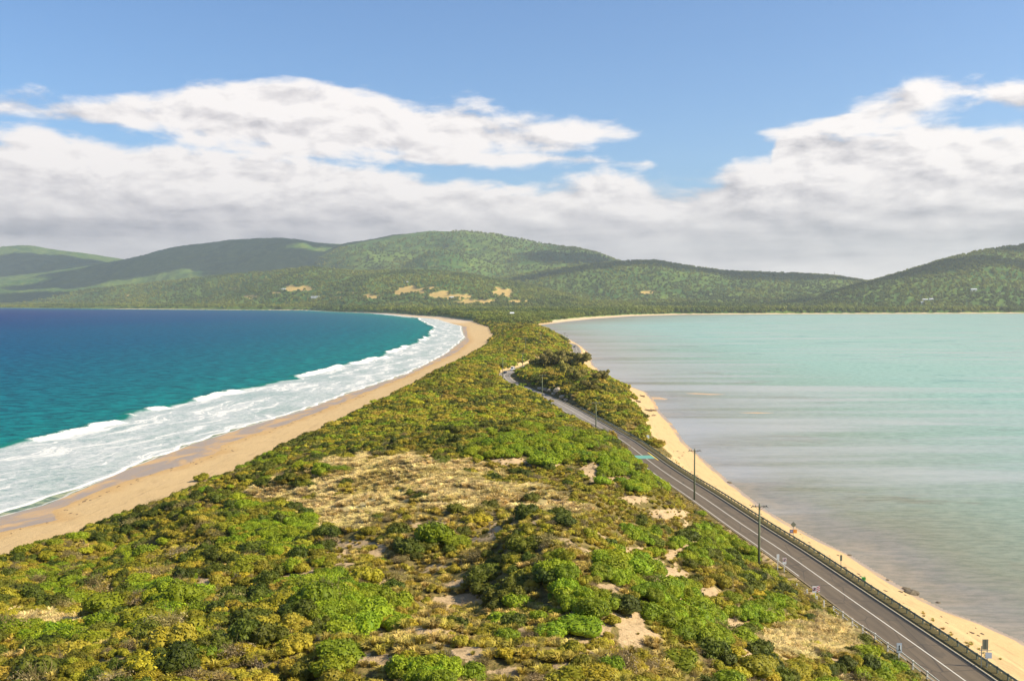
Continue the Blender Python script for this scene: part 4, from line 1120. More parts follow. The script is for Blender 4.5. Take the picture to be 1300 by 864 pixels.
# pass 1: foreground, small plants
X_, Y_ = cells(36, 300, .85)
Z_, ok, px, py, rd = classify(X_, Y_)
g = zone(GREEN, px, py, 1); s = zone(STRAW, px, py, 2); sd = zone(SAND, px, py)
sdn = sstep(.60, .70, fbm(X_ / 3.1, Y_ / 3.6, 4, 44)) * (px > 420) * (py > 620)
dense = 1 - sstep(380, 470, px) * (1 - sstep(880, 980, px)) * sstep(600, 640, py)
u = RNG.random(len(X_)); tone = fbm(X_ / 14, Y_ / 14, 3, 101); tone2 = fbm(X_ / 6, Y_ / 6, 3, 111)
nosand = (sd < .35 + .2 * u) & (sdn < .5)
ok2 = ok & nosand
t_ = np.clip((tone2 - .35) * 2 + (RNG.random(len(X_)) - .5) * .6, 0, 1)
hs = RNG.random(len(X_))
m1 = ok2 & (s > .45) & (u < .97); put('straw', X_[m1], Y_[m1], Z_[m1], .9 + 1.2 * hs[m1] ** 2, .7 + .8 * hs[m1], t_[m1] * .7)
put('straw', X_[m1] + .4, Y_[m1] + .4, Z_[m1], .8 + .8 * hs[m1][::-1], .6 + .6 * hs[m1][::-1], t_[m1] * .5)
m2 = ok2 & ~m1 & (g > .5) & (u < .8); put('green', X_[m2], Y_[m2], Z_[m2], .55 + .65 * hs[m2], .5 + .75 * hs[m2], t_[m2] * .7, 3)
r0 = ok2 & ~m1 & ~m2
ctr_ = (px > 425) & (px < 900)
m3 = r0 & (u < .34 + .20 * ctr_); put('tuss', X_[m3], Y_[m3], Z_[m3], .8 + .7 * hs[m3], .55 + .6 * hs[m3], t_[m3])
m4 = r0 & ~m3 & (u < .64) & (tone > .42); put('gold', X_[m4], Y_[m4], Z_[m4], .4 + .55 * hs[m4] ** 1.5, .38 + .5 * hs[m4], t_[m4])
m5 = r0 & ~m3 & ~m4 & (u < .72); put('olive', X_[m5], Y_[m5], Z_[m5], .4 + .6 * hs[m5] ** 1.5, .35 + .55 * hs[m5], t_[m5], 3)
m6 = r0 & (u >= .72) & (u < .75); put('grey', X_[m6], Y_[m6], Z_[m6], .5 + .6 * hs[m6], .4 + .5 * hs[m6], t_[m6])
m7 = ok & (~nosand) & (u < .22); put('tuss', X_[m7], Y_[m7], Z_[m7], .3 + .5 * hs[m7], .25 + .35 * hs[m7], t_[m7])
m8 = ok & (u > .975); put('dry', X_[m8], Y_[m8], Z_[m8], .5 + .9 * hs[m8], .4 + .7 * hs[m8], t_[m8], 1)
HAND['dry', 0] = [c for o_ in COL.objects if o_.name == 'shrub' for c in o_.children if c.name.startswith('branches')][0]
# pass 2: larger scrub in the dense parts
X_, Y_ = cells(36, 330, 1.75)
Z_, ok, px, py, rd = classify(X_, Y_)
g = zone(GREEN, px, py, 1); s = zone(STRAW, px, py, 2); sd = zone(SAND, px, py)
dense = 1 - sstep(380, 460, px) * (1 - sstep(860, 960, px)) * sstep(560, 620, py)
u = RNG.random(len(X_)); tone = fbm(X_ / 16, Y_ / 16, 3, 201); hs = RNG.random(len(X_)) ; t_ = np.clip((fbm(X_ / 7, Y_ / 7, 3, 211) - .3) * 1.8 + (u - .5) * .5, 0, 1)
ok2 = ok & (sd < .3) & (s < .4) & (rd < -6.2)
big = .9 + 1.0 * hs ** 2
mg = ok2 & (g > .45) & (u < .75); put('green', X_[mg], Y_[mg], Z_[mg] - .1, big[mg] * .95, .8 + .9 * hs[mg], t_[mg] * .6, 3)
dz = zone(DARKZ, px, py, 4)
rst = ok2 & ~mg & (u < .09 + .71 * np.maximum(dense, dz))
k = RNG.random(len(X_)) + (tone - .5) * 1.4 - dz * .8
for lo_, hi_, kind, nv in ((-9, .30, 'dark', 2), (.30, .62, 'olive', 3), (.62, .74, 'grey', 2), (.74, .92, 'gold', 2), (.92, 9, 'green', 3)):
    q = rst & (k >= lo_) & (k < hi_); put(kind, X_[q], Y_[q], Z_[q] - .1, big[q], (.65 + .8 * hs[q]) * (1.15 if kind == 'dark' else 1), t_[q], nv)
X_, Y_ = cells(45, 300, 5.2); Z_, ok, px, py, rd = classify(X_, Y_); u = RNG.random(len(X_)); hs = RNG.random(len(X_))
sd = zone(SAND, px, py); s = zone(STRAW, px, py, 2); g = zone(GREEN, px, py, 1)
lf = 1 - sstep(400, 470, px) * (1 - sstep(880, 960, px)) * sstep(560, 620, py)
q = ok & (sd < .3) & (s < .3) & (rd < -8) & (Y_ > 72) & (hs < .12 + .55 * np.maximum(lf, g))
for lo_, hi_, kind in ((0, .34, 'dark'), (.34, .6, 'olive'), (.6, .85, 'green'), (.85, 1, 'grey')):
    w_ = q & (u >= lo_) & (u < hi_); put(kind, X_[w_], Y_[w_], Z_[w_] - .1, 1.3 + 1.1 * u[w_], 1.1 + 1.3 * hs[w_], u[w_] * .5)
# pass 3: isthmus scrub
for (y0, y1, st, rad) in ((290, 620, 2.0, 1.75), (620, 1150, 2.9, 2.5), (1150, 2300, 4.6, 3.8)):
    X_, Y_ = cells(y0, y1, st, 150 if y0 < 1100 else 420)
    Z_, ok, px, py, rd = classify(X_, Y_)
    g = zone(GREEN, px, py, 1); s = zone(STRAW, px, py, 2)
    u = RNG.random(len(X_)); hs = RNG.random(len(X_)); tone = fbm(X_ / 17, Y_ / 24, 4, 301); t_ = np.clip((fbm(X_ / 12, Y_ / 16, 3, 311) - .3) * 1.8 + (u - .5) * .5, 0, 1)
    ok &= (u < .9) & ((s < .5) | (u < .25))
    k = RNG.random(len(X_)) * .8 + .1 + (tone - .5) * 2.4 + g * .45
    rr2 = rad * (.5 + 1.0 * hs ** 2); hh2 = rad * (.35 + .75 * hs ** 1.4)
    for lo_, hi_, kind in ((-9, .27, 'ldark'), (.27, .62, 'lolive'), (.62, .85, 'lgold'), (.85, 9, 'lgreen')):
        q = ok & (k >= lo_) & (k < hi_); put(kind, X_[q], Y_[q], Z_[q] - .1, rr2[q], hh2[q], t_[q])
    if y0 < 600:
        q = (s > .4) & (rd > 6); 
X_, Y_ = cells(290, 700, 1.5); Z_, ok, px, py, rd = classify(X_, Y_); s = zone(STRAW, px, py, 2); u = RNG.random(len(X_)); hs = RNG.random(len(X_))
q = ok & ((s > .35) | (u < .25)); put('tuss', X_[q], Y_[q], Z_[q], 1.3 + hs[q], .9 + .5 * hs[q], hs[q])
X_, Y_ = cells(320, 800, 4.6); Z_, ok, px, py, rd = classify(X_, Y_); u = RNG.random(len(X_)); hs = RNG.random(len(X_))
q = ok & (rd > 9) & (u < .6) & (zone(STRAW, px, py, 2) < .5)
for lo_, hi_, kind in ((0, .16, 'ldark'), (.16, .34, 'lolive'), (.34, .47, 'lgreen'), (.47, .6, 'lgold')):
    w_ = q & (u >= lo_) & (u < hi_); put(kind, X_[w_], Y_[w_], Z_[w_], 1.4 + 1.5 * hs[w_], 1.1 + 1.3 * hs[w_], hs[w_])
X_, Y_ = cells(300, 1500, 7.5); Z_, ok, px, py, rd = classify(X_, Y_); u = RNG.random(len(X_)); hs = RNG.random(len(X_))
q = ok & (rd < -8) & (u < .7)
for lo_, hi_, kind in ((0, .22, 'ldark'), (.22, .45, 'lgreen'), (.45, .7, 'lolive')):
    w_ = q & (u >= lo_) & (u < hi_); put(kind, X_[w_], Y_[w_], Z_[w_], 2.2 + 2.2 * hs[w_], 1.2 + 1.2 * hs[w_], hs[w_])
# sparse dry tufts on the back of the bay beach
X_, Y_ = cells(110, 330, 1.0); Z_ = height(X_, Y_); rd, _ = road_dist(X_, Y_); u = RNG.random(len(X_)); hs = RNG.random(len(X_)); fb_ = fbm(X_ / 3, Y_ / 9, 3, 401)
q = (rd > 6.0) & (rd < 10) & (u < .25 + (Y_ > 210) * .25) & (fb_ > .48) & ((cinterp(RSH, Y_) - X_) > 4); put('tuss', X_[q], Y_[q], Z_[q], .4 + .6 * hs[q], .25 + .3 * hs[q], hs[q])
q = (rd < -4.2) & (rd > -6.6) & (u < .6) & (Y_ > 100); put('straw', X_[q], Y_[q], Z_[q], .5 + .5 * hs[q], .35 + .35 * hs[q], .4 + .6 * hs[q])

NAMES = {'dry': ('dry_branches', 'bare dead branches poking out between the bushes'), 'olive': ('olive_scrub', 'olive green scrub covering the near dune'), 'green': ('green_scrub', 'bright green scrub thickets on the near dune'),
 'dark': ('dark_scrub', 'dark green scrub in dense patches on the near dune'), 'gold': ('golden_scrub', 'small golden olive bushes dotted over the near dune'),
 'grey': ('twiggy_scrub', 'grey brown twiggy scrub among the green on the near dune'), 'tuss': ('tussock_grass', 'olive tussock grass between the bushes on the dune'),
 'straw': ('straw_grass', 'pale straw coloured grass on the dune crest and verge'), 'lolive': ('isthmus_scrub', 'olive scrub along the narrow strip of land'),
 'lgreen': ('isthmus_green_scrub', 'bright green scrub patches along the narrow strip of land'), 'ldark': ('isthmus_dark_scrub', 'dark green scrub patches along the narrow strip of land'),
 'lgold': ('isthmus_golden_scrub', 'golden olive scrub patches along the narrow strip of land')}
VN = [', fuller plants', ', rounder plants', ', looser plants']
ntot = 0
for (kind, v), L in ACC.items():
    A = np.concatenate(L); n = len(A); ntot += n
    S = np.c_[A[:, 3], A[:, 3] * (.8 + .4 * RNG.random(n)), A[:, 4]]
    ROT = np.c_[(RNG.random(n) - .5) * .3, (RNG.random(n) - .5) * .3, RNG.random(n) * 6.28]
    scatter(NAMES[kind][0], NAMES[kind][1] + VN[v], 'grass' if kind in ('tuss', 'straw') else 'scrub', HAND[kind, v], A[:, :3], S, ROT, A[:, 5])
print('scrub instances', ntot)

# ---------------------------------------------------------------- trees on the knoll and forest trees
def crown_mesh(seed, n, size, mat, lob=9, tall=1.0, flat=.9):
    r = random.Random(seed); L = [(0, 0, .62 * tall, .42)]
    for i in range(lob):
        a = i * 2.4 + r.random(); q = r.uniform(.3, .75); L.append((math.cos(a) * q, math.sin(a) * q, tall * r.uniform(.25, 1.0), r.uniform(.18, .36)))
    me = proto_mesh('crown', [leaf_cloud(L, n, size, seed, flat, core=True, zmin=.05)], mat); return me, L
def trunk_mesh(L, mat, h=.6, r0=.06):
    p = MB(); p.tube((0, 0, -.6), (0.02, .01, h * .5), r0, r0 * .7, 8); p.tube((.02, .01, h * .5), (0, 0, h), r0 * .7, r0 * .35, 8)
    for x, y, z, rr in L[1:7]: p.tube((.01, 0, h * .35), (x * .85, y * .85, z), r0 * .45, r0 * .12, 6)
    me = mesh_np('trunk', p.v, p.f, mat, True); return me
m_bark = simple('grey_brown_bark', (.10, .08, .06), .9)
TR = []
for sd in (301, 302, 303):
    cm, L = crown_mesh(sd, 1500, .06, M_sheoak, 12, 1.0); TR.append((cm, trunk_mesh(L, m_bark)))
def tree(px, py, rad, h, label, v, name='tree', src=TR, Y=None, z0=0):
    X_, Y_, Z_ = hit(px, py, 300) if Y is None else D(px, py, Y)
    e = empty(name, (X_, Y_, gz(X_, Y_) - .2), random.random() * 6, label, 'tree')
    c_ = link(bpy.data.objects.new('crown', src[v][0]), e); c_.scale = (rad * 1.3, rad * 1.3, h * .8); c_.location = (0, 0, h * .22)
    t_ = link(bpy.data.objects.new('trunk', src[v][1]), e); t_.scale = (rad, rad, h * .75); t_.location = (0, 0, h * .22)
    return e
tree(683, 464, 5.0, 6.0, 'brown green tree at the left end of the dark row on the knoll', 0, Y=668)
tree(694, 462, 6.0, 7.5, 'second dark brown tree from the left in the row on the knoll', 1, Y=660)
tree(704, 462, 6.0, 8.5, 'tallest left middle tree of the dark row on the knoll', 2, Y=672)
tree(716, 464, 6.5, 8.0, 'broad dark tree in the middle of the row on the knoll', 0, Y=660)
tree(728, 463, 6.5, 8.0, 'second from right dark tree of the row, bushy', 1, Y=672)
tree(740, 463, 6.5, 8.6, 'rightmost dark tree leaning out over the bay shore', 2, Y=655)
tree(718, 500, 4.2, 8.0, 'brown weeping tree in front of the grassy mound', 1, Y=515)
tree(733, 508, 3.8, 6.5, 'brown olive tree right of and below the grassy mound', 2, Y=490)
tree(763, 505, 3.8, 6.0, 'rusty brown tree in the middle of the knoll', 0, Y=510)
tree(748, 518, 3.4, 4.5, 'small dark green tree just right of the third power pole', 2, Y=470)

# forest on the flats and lower slopes
M_for = foliage_mat('forest_tree_leaf', (.060, .110, .012), (.145, .195, .020), (.23, .26, .024))
FT = []
for sd in (401, 402):
    cm, L = crown_mesh(sd, 150, .2, M_for, 7, 1.1, .7); FT.append((cm, trunk_mesh(L, m_bark, .6, .05)))
far_named = [
    (520, 397, 13, 15, 'round dark tree standing alone behind the far ocean beach', 4200), (553, 398.5, 10, 13, 'dark round tree second behind the far beach, before the farmland', 3700),
    (565, 398.5, 10, 12, 'dark tree third behind the far beach, under the golden fields', 3600)]
for k, (px, py, r_, h_, lab, Yd) in enumerate(far_named): tree(px, py, r_, h_, lab, k % 2, 'tree', FT, Y=Yd)
fsrc = [o for o in COL.objects if o.type == 'MESH' and o.name.startswith('crown') and o.data in (FT[0][0], FT[1][0])][:2]
def far_trees(n_target, y0, y1, u0, u1, keep):
    Yd = np.exp(RNG.uniform(math.log(y0), math.log(y1), n_target)); a = RNG.uniform(u0, u1, n_target); Xd = a * Yd
    Zd = height(Xd, Yd, False); px, py = project(Xd, Yd, Zd)
    inl = np.minimum((Xd - cinterp(LVEG, Yd)) * .8 + 8, (cinterp(RSH, Yd) - Xd) * RS(Yd))
    fld = zone(FIELD, px, py, 3) * ((Yd > 3500) & (Yd < 7800))
    ok = (inl > 12) & (fld < .5) & keep(Xd, Yd, inl, px, py)
    return Xd[ok], Yd[ok], Zd[ok], px[ok], py[ok]
XX, YY, ZZ, px, py = far_trees(150000, 1750, 9000, -.62, .62, lambda X, Y, i, px, py: (Y > 2000) | (RNG.random(len(X)) < sstep(1700, 2200, Y)))
Ye = RNG.uniform(2350, 4250, 6000); ie = RNG.uniform(11, 60, 6000); Xe = cinterp(RSH, Ye) - ie / RS(Ye); ke = np.abs(Xe / Ye) < .62
XX = np.r_[XX, Xe[ke]]; YY = np.r_[YY, Ye[ke]]; ZZ = np.r_[ZZ, height(Xe[ke], Ye[ke], False)]
hs = RNG.random(len(XX)); tone = fbm(XX / 220, YY / 300, 4, 501)
size = np.interp(YY, [1750, 2600, 3200, 9000], [2.6, 4.2, 6.5, 8.5]) * (.6 + .8 * hs)
T = np.clip((tone - .4) * 3.2 + (hs - .5) * .5, 0, 1)
v = RNG.integers(0, 2, len(XX))
for k in range(2):
    q = v == k; n = q.sum()
    scatter('forest_trees', 'forest of small trees covering the flats and lower hills' + (', taller crowns' if k else ', rounder crowns'), 'forest', fsrc[k],
        np.c_[XX[q], YY[q], ZZ[q] + size[q] * .1], np.c_[size[q], size[q], size[q] * (1.1 + .5 * RNG.random(n))], np.c_[np.zeros(n), np.zeros(n), RNG.random(n) * 6.28], T[q])
print('forest', len(XX))

# ---------------------------------------------------------------- houses and tower
m_hw = simple('pale_house_wall', (.68, .67, .62), .7); m_hr = simple('pale_metal_roof', (.60, .62, .63), .5); m_hr2 = simple('grey_roof', (.30, .31, .32), .5)
def hit_far(px, py):
    kx, kz = ray(px, py); Y = np.linspace(2500, 12000, 2500); g_ = height(kx * Y, Y, False); b_ = np.where(CAMZ + kz * Y < g_ + 6)[0]
    i_ = b_[0] if len(b_) else 1200
    return kx * Y[i_], Y[i_], float(g_[i_])
def house(px, py, L, Wd, label, roof=m_hr, ang=0, Z=None):
    X_, Y_, Z_ = hit_far(px, py)
    e = empty('house', (X_, Y_, Z_ + 4), ang, label, 'house', 'pale houses on the far hills')
    b_ = MB(); b_.box((0, 0, .5), (L, Wd, 9)); w_ = b_.build('wall', m_hw, e)
    r_ = MB(); r_.prism([(-Wd * .58, 4.8), (Wd * .58, 4.8), (0, 8.2)], -L * .54, L * .54, 'x'); r_.build('roof', roof, e)
    for k in range(3): bx('window', m_glass, w_, ((k - 1) * L * .3, -Wd / 2 - .05, 2.6), (L * .14, .1, 1.8))
for a in [(1174, 381.2, 24, 12, 'pale house on the right hill, upper of the left pair'), (1172, 384.2, 20, 10, 'pale house on the right hill, lower of the left pair'),
    (1182, 380.5, 16, 10, 'small pale house right of the pair on the right hill'), (1236, 368.2, 24, 12, 'lone pale house highest on the right hill'),
    (1242, 391, 18, 10, 'bright white house low on the right near the bay shore'), (359, 367.4, 34, 14, 'long pale shed beside the largest golden field on the left'),
    (574, 378, 24, 12, 'white farmhouse between the golden fields'), (402, 377.5, 60, 12, 'long grey roofed building in the forest below the left field'),
    (516, 358.5, 20, 12, 'small pale building high above the golden fields'), (650, 406, 10, 8, 'small pale building on the scrub flat near the bay head')]:
    house(*a)
X_, Y_, Z_ = D(1059, 352, 6850)
tw = empty('lattice_tower', (X_, Y_, gz(X_, Y_) - 2), 0, 'thin lattice radio mast on the skyline of the right centre ridge', 'mast')
p = MB()
for sx, sy in ((-1, -1), (1, -1), (1, 1), (-1, 1)): p.tube((sx * 3, sy * 3, 0), (sx * .6, sy * .6, 42), .5, .3, 4)
p.build('mast_leg', m_gal, tw)
p = MB()
for k in range(8):
    z0, z1 = k * 5, k * 5 + 5; a0 = 3 - 2.4 * z0 / 42; a1 = 3 - 2.4 * z1 / 42
    for sx, sy in ((-1, -1), (1, -1), (1, 1), (-1, 1)): p.tube((sx * a0, sy * a0, z0), (-sy * a1, sx * a1, z1), .2, .2, 4)
p.build('bracing', m_gal, tw)

# ---------------------------------------------------------------- rocks, driftwood, seaweed, sandbars
m_rock = simple('pale_rock', (.52, .41, .28), .9, var=.35, scale=.8); m_rock2 = simple('dark_rock', (.14, .11, .07), .9, var=.4)
def rock(X_, Y_, Z_, r_, label, mat=m_rock, name='boulder', seed=0, sq=.6, cat='rock', grp=None):
    bm = bmesh.new(); bmesh.ops.create_icosphere(bm, subdivisions=3, radius=1); rn = random.Random(seed)
    o3 = Vector((rn.random() * 9, rn.random() * 9, rn.random() * 9))
    from mathutils import noise as mn
    for v_ in bm.verts:
        k_ = 1 + .35 * mn.noise(v_.co * 1.4 + o3) + .15 * mn.noise(v_.co * 4 + o3)
        v_.co = v_.co * k_; v_.co.z *= sq
    me_ = bpy.data.meshes.new(name); bm.to_mesh(me_); bm.free(); me_.materials.append(mat)
    o = link(bpy.data.objects.new(name, me_)); o.location = (X_, Y_, Z_); o.scale = (r_, r_, r_); o.rotation_euler = (0, 0, rn.random() * 6)
    return tag(o, label, cat, grp)
for k, (px, py, r_, lab) in enumerate([(686, 493, 1.6, 'flat pale rock at the top end of the roadside rock pile'), (692, 495, 1.8, 'grey pale rock in the upper half of the rock pile'), (698, 497, 1.5, 'darker gap side rock in the middle of the rock pile'),
    (709, 500.5, 2.4, 'largest pale boulder just above the guardrail end'), (714, 504, 1.7, 'pale boulder behind the start of the guardrail'), (703, 499.5, 1.3, 'small rock left of the largest roadside boulder'), (719, 506.5, 1.2, 'last pale rock of the pile, right of the guardrail end')]):
    X_, Y_ = W(px, py, 5.2); rock(X_, Y_, gz(X_, Y_) + r_ * .3, r_, lab, seed=k)
for k, (px, py, r_, lab, mt) in enumerate([(1157, 752, 1.3, 'dark clump of rock and weed at the bay waterline', m_rock2), (1150, 746, .7, 'smaller dark rock above the waterline clump', m_rock2), (1078.5, 703.5, .45, 'small black rock in the bay edge near the narrow sign', m_rock2),
    (1126.5, 735.5, .35, 'tiny dark rock on the bay sand edge', m_rock2), (853, 490, .8, 'dark rock at the tip of the beach spit', m_rock2), (926, 612, .7, 'small dark rock on the bay waterline below the second pole', m_rock2), (1191, 763, .4, 'dark stone lying in the shallow bay water', m_rock2)]):
    X_, Y_ = W(px, py, .2); rock(X_, Y_, gz(X_, Y_) + .05, r_, lab, mt, 'rock', 50 + k, .45)
m_drift = simple('driftwood', (.20, .13, .08), .85, var=.4)
for k, (px, py, L_, lab) in enumerate([(815, 503, 4.5, 'dark driftwood log furthest along the bay beach'), (810, 512, 5, 'driftwood log second along, near the scrub edge'), (828, 520, 4, 'driftwood log by the water'), (822, 522, 5, 'driftwood branch pile on mid beach'),
    (830, 528, 3.5, 'short driftwood log lowest on the bay beach'), (812, 521, 4, 'driftwood log tucked against the scrub')]):
    X_, Y_ = W(px, py, 1.2); z_ = gz(X_, Y_)
    e = empty('driftwood_log', (X_, Y_, z_ + .15), random.random() * 3, lab, 'driftwood', 'driftwood logs on the bay beach')
    p = MB(); p.tube((-L_ / 2, 0, 0), (0, .2, .15), .32, .28, 8); p.tube((0, .2, .15), (L_ / 2, 0, .1), .28, .14, 8); p.build('trunk', m_drift, e, True)
    p = MB(); p.tube((0, .2, .2), (.8, .9, .9), .12, .05, 6); p.tube((-1, .1, .1), (-1.5, -.8, .7), .12, .05, 6); p.build('branch', m_drift, e, True)
# green tuft by the guardrail
X_, Y_ = W(1096.5, 741, 3.6); e = empty('beach_plant', (X_, Y_, gz(X_, Y_)), 0, 'tiny vivid green plant on the sand beyond the guardrail', 'plant'); f = link(bpy.data.objects.new('blades', PR['tuss', 0].copy()), e); f.scale = (1.1, 1.1, 1.6); f.data.materials[0] = simple('vivid_green_blade', (.08, .45, .10))
# seaweed clumps on both beaches
sv, sf = [], []
for k in range(150):
    if k < 95:
        y_ = math.exp(RNG.uniform(math.log(200), math.log(700))); x_ = cinterp(LDRY, y_) + RNG.normal() * 1.2 + 2.5
    else:
        y_ = math.exp(RNG.uniform(math.log(115), math.log(330))); x_ = cinterp(RSH, y_) - 2.5 - RNG.random() * 8
    z_ = gz(x_, y_); r_ = RNG.uniform(.1, .42) * (1 + y_ / 700)
    n = 7; o_ = len(sv)
    sv.append((x_, y_, z_ + .12)); 
    for q in range(n):
        a = 6.283 * q / n; rr3 = r_ * RNG.uniform(.5, 1.3); sv.append((x_ + math.cos(a) * rr3, y_ + math.sin(a) * rr3 * 1.4, z_ - .02))
    sf += [(o_, o_ + 1 + q, o_ + 1 + (q + 1) % n) for q in range(n)]
o = link(bpy.data.objects.new('seaweed', mesh_np('seaweed', sv, sf, simple('dry_seaweed', (.09, .055, .03), .9)))); tag(o, 'dark scraps of seaweed strewn along the beaches', 'seaweed', kind='stuff')
# sandbars in the bay
m_bar = simple('wet_bar_sand', (.50, .34, .20), .7)
for k, (pts, nm) in enumerate([([(862, 498.8), (880, 498.3), (905, 499.6), (930, 500.6), (905, 501.4), (880, 500.2)], 0), ([(822, 502.8), (838, 503.6), (852, 506.6), (846, 507.6), (832, 506.8), (823, 507)], 1), ([(930, 523.5), (960, 522.9), (990, 524), (960, 524.8)], 2)]):
    P2 = [W(x, y, 0) for x, y in pts]; me_ = MB(); cx = sum(p[0] for p in P2) / len(P2); cy = sum(p[1] for p in P2) / len(P2)
    vs = [(cx, cy, .10)] + [(x, y, -.03) for x, y in P2] ; me_.add(vs, [(0, i_ + 1, (i_ + 1) % len(P2) + 1) for i_ in range(len(P2))])
    o = me_.build('sandbar', m_bar); tag(o, kind='structure')

# ---------------------------------------------------------------- haze
hz = MB(); hz.box((0, 7300, 450), (34000, 16400 + 1000, 930))
o = hz.build('haze', None)
o.data.materials.clear()
m = bpy.data.materials.new('haze_air'); m.use_nodes = True; nt = NT(m.node_tree); m.node_tree.nodes.remove(m.node_tree.nodes['Principled BSDF'])
pv = nt('ShaderNodeVolumePrincipled'); nt.set(pv, 'Color', (.84, .92, .93)); nt.set(pv, 'Density', 5.4e-5); nt.set(pv, 'Anisotropy', .3)
nt.l.new(pv.outputs[0], m.node_tree.nodes['Material Output'].inputs['Volume']); o.data.materials.append(m)
tag(o, 'thin pale haze in the air over the land and sea', 'haze', kind='stuff')
HAZE = o

# ---------------------------------------------------------------- cloud meshes added unseen above the frame to shade chosen slopes
m_cl = simple('shade_cloud_white', (.85, .85, .86), 1.0, var=.03, scale=.001)
from mathutils import noise as mnz
for k, (px, Yd, rx, ry) in enumerate([(215, 11000, 1150, 800), (20, 12600, 1000, 560), (370, 9900, 700, 500), (90, 9300, 800, 380), (470, 9700, 350, 200), (800, 6700, 620, 300), (1010, 6450, 420, 220),
      (1235, 4950, 520, 200), (1370, 5500, 450, 260), (715, 8100, 300, 220)]):
    zc = 6200.0; off_c = (zc - 250) / math.tan(R(37))
    bm = bmesh.new(); bmesh.ops.create_icosphere(bm, subdivisions=5, radius=1)
    for v_ in bm.verts:
        n_v = mnz.fractal(v_.co * 1.3 + Vector((k * 3.1, 0, 0)), .7, 2.1, 5)
        v_.co = Vector((v_.co.x * rx, v_.co.y * ry, v_.co.z * 260)) * (1 + .42 * n_v)
    me_ = bpy.data.meshes.new('shade_cloud'); bm.to_mesh(me_); bm.free(); me_.materials.append(m_cl)
    me_.polygons.foreach_set('use_smooth', np.ones(len(me_.polygons), bool))
    o = link(bpy.data.objects.new('shade_cloud', me_)); o.location = ((px - 650) / F * Yd + off_c * .975, Yd - off_c * .20, zc); o['kind'] = 'structure'

# ---------------------------------------------------------------- light
SUN_EL = R(37); SUN_AZ = math.atan2(.975, -.20)      # clockwise from +Y
sd_ = Vector((math.sin(SUN_AZ) * math.cos(SUN_EL), math.cos(SUN_AZ) * math.cos(SUN_EL), math.sin(SUN_EL)))
sl = bpy.data.lights.new('sun', 'SUN'); sl.energy = 5.0; sl.angle = R(.5); sl.color = (1, .88, .66)
so = bpy.data.objects.new('sun', sl); COL.objects.link(so); so.rotation_euler = sd_.to_track_quat('Z', 'Y').to_euler(); so.location = (200, 50, 300)

wld = bpy.data.worlds.new('World'); scene.world = wld; wld.use_nodes = True
nt = NT(wld.node_tree); bg = wld.node_tree.nodes['Background']
sky = nt('ShaderNodeTexSky'); sky.sky_type = 'NISHITA'; sky.sun_disc = False; sky.sun_elevation = SUN_EL; sky.sun_rotation = SUN_AZ
sky.altitude = 50; sky.air_density = 1.0; sky.dust_density = .6; sky.ozone_density = 1.6
g_ = nt('ShaderNodeTexCoord').outputs['Generated']
sx = nt('ShaderNodeSeparateXYZ'); nt.set(sx, 0, g_)
x_, y_, z_ = sx.outputs
az = nt.m('ARCTAN2', x_, y_); el_ = nt.m('ARCSINE', z_)
def AZ(px): return math.atan((px - 650) / F)
def EL(px, py):
    kx, kz = ray(px, py); return math.atan(kz / math.sqrt(1 + kx * kx))
A0, A1 = -.75, .75
un = nt.m('DIVIDE', nt.m('SUBTRACT', az, A0), A1 - A0, clamp=True)
def fcurve(pts, scale):
    """pts (azimuth, value) -> float curve of azimuth"""
    nd = nt('ShaderNodeFloatCurve'); nt.set(nd, 'Value', un); c = nd.mapping.curves[0]
    P = sorted([((a - A0) / (A1 - A0), v / scale) for a, v in pts])
    P = [(0, P[0][1])] + P + [(1, P[-1][1])]
    c.points[0].location = P[0]; c.points[1].location = P[-1]
    for p in P[1:-1]: c.points.new(*p)
    nd.mapping.use_clip = False; nd.mapping.update()
    return nt.m('MULTIPLY', nd.outputs[0], scale)
bank_px = [(0, 172), (60, 158), (100, 168), (170, 178), (300, 190), (430, 200), (520, 214), (560, 228), (640, 236), (740, 222), (765, 212), (790, 226), (850, 232), (900, 228), (930, 210), (975, 200), (990, 168), (1060, 166), (1120, 172), (1200, 158), (1300, 162)]
bank = fcurve([(AZ(a), EL(a, b_)) for a, b_ in bank_px], .3)
def layer(pts, soft):
    cen = fcurve([(AZ(a), EL(a, b_)) for a, b_, h in pts], .3); half = fcurve([(AZ(a), h / F) for a, b_, h in pts], .05)
    return nt.m('DIVIDE', nt.m('SUBTRACT', half, nt.m('ABSOLUTE', nt.m('SUBTRACT', el_, cen))), soft)
vec = nt.comb(nt.m('MULTIPLY', az, 1.0), nt.m('MULTIPLY', el_, 2.4), 0.)
nz = nt.noise(vec, 15., 9, .56, .2)
wisp = nt.noise(nt.comb(nt.m('MULTIPLY', az, .55), nt.m('MULTIPLY', el_, 2.6), 2.), 11., 8, .62, .5)
b1 = nt.m('DIVIDE', nt.m('SUBTRACT', bank, el_), .012)
l1 = layer([(-40, 137, 5), (60, 141, 9), (150, 147, 14), (225, 150, 26), (245, 146, 38), (330, 150, 46), (420, 158, 46), (520, 168, 42), (600, 174, 36), (680, 176, 26), (740, 172, 18), (790, 166, 8), (820, 166, -10), (900, 166, -30)], .012)
l1b = layer([(400, 200, -20), (480, 198, 6), (600, 198, 12), (740, 203, 6), (820, 209, 1), (860, 210, -15)], .007)
l2 = layer([(880, 190, -30), (950, 172, -8), (980, 170, 5), (1060, 158, 14), (1110, 143, 20), (1150, 131, 20), (1200, 120, 15), (1245, 117, 11), (1290, 124, 9), (1330, 130, -6)], .012)
cov0 = nt.m('MAXIMUM', b1, nt.m('MAXIMUM', l1, nt.m('MAXIMUM', l2, l1b)))
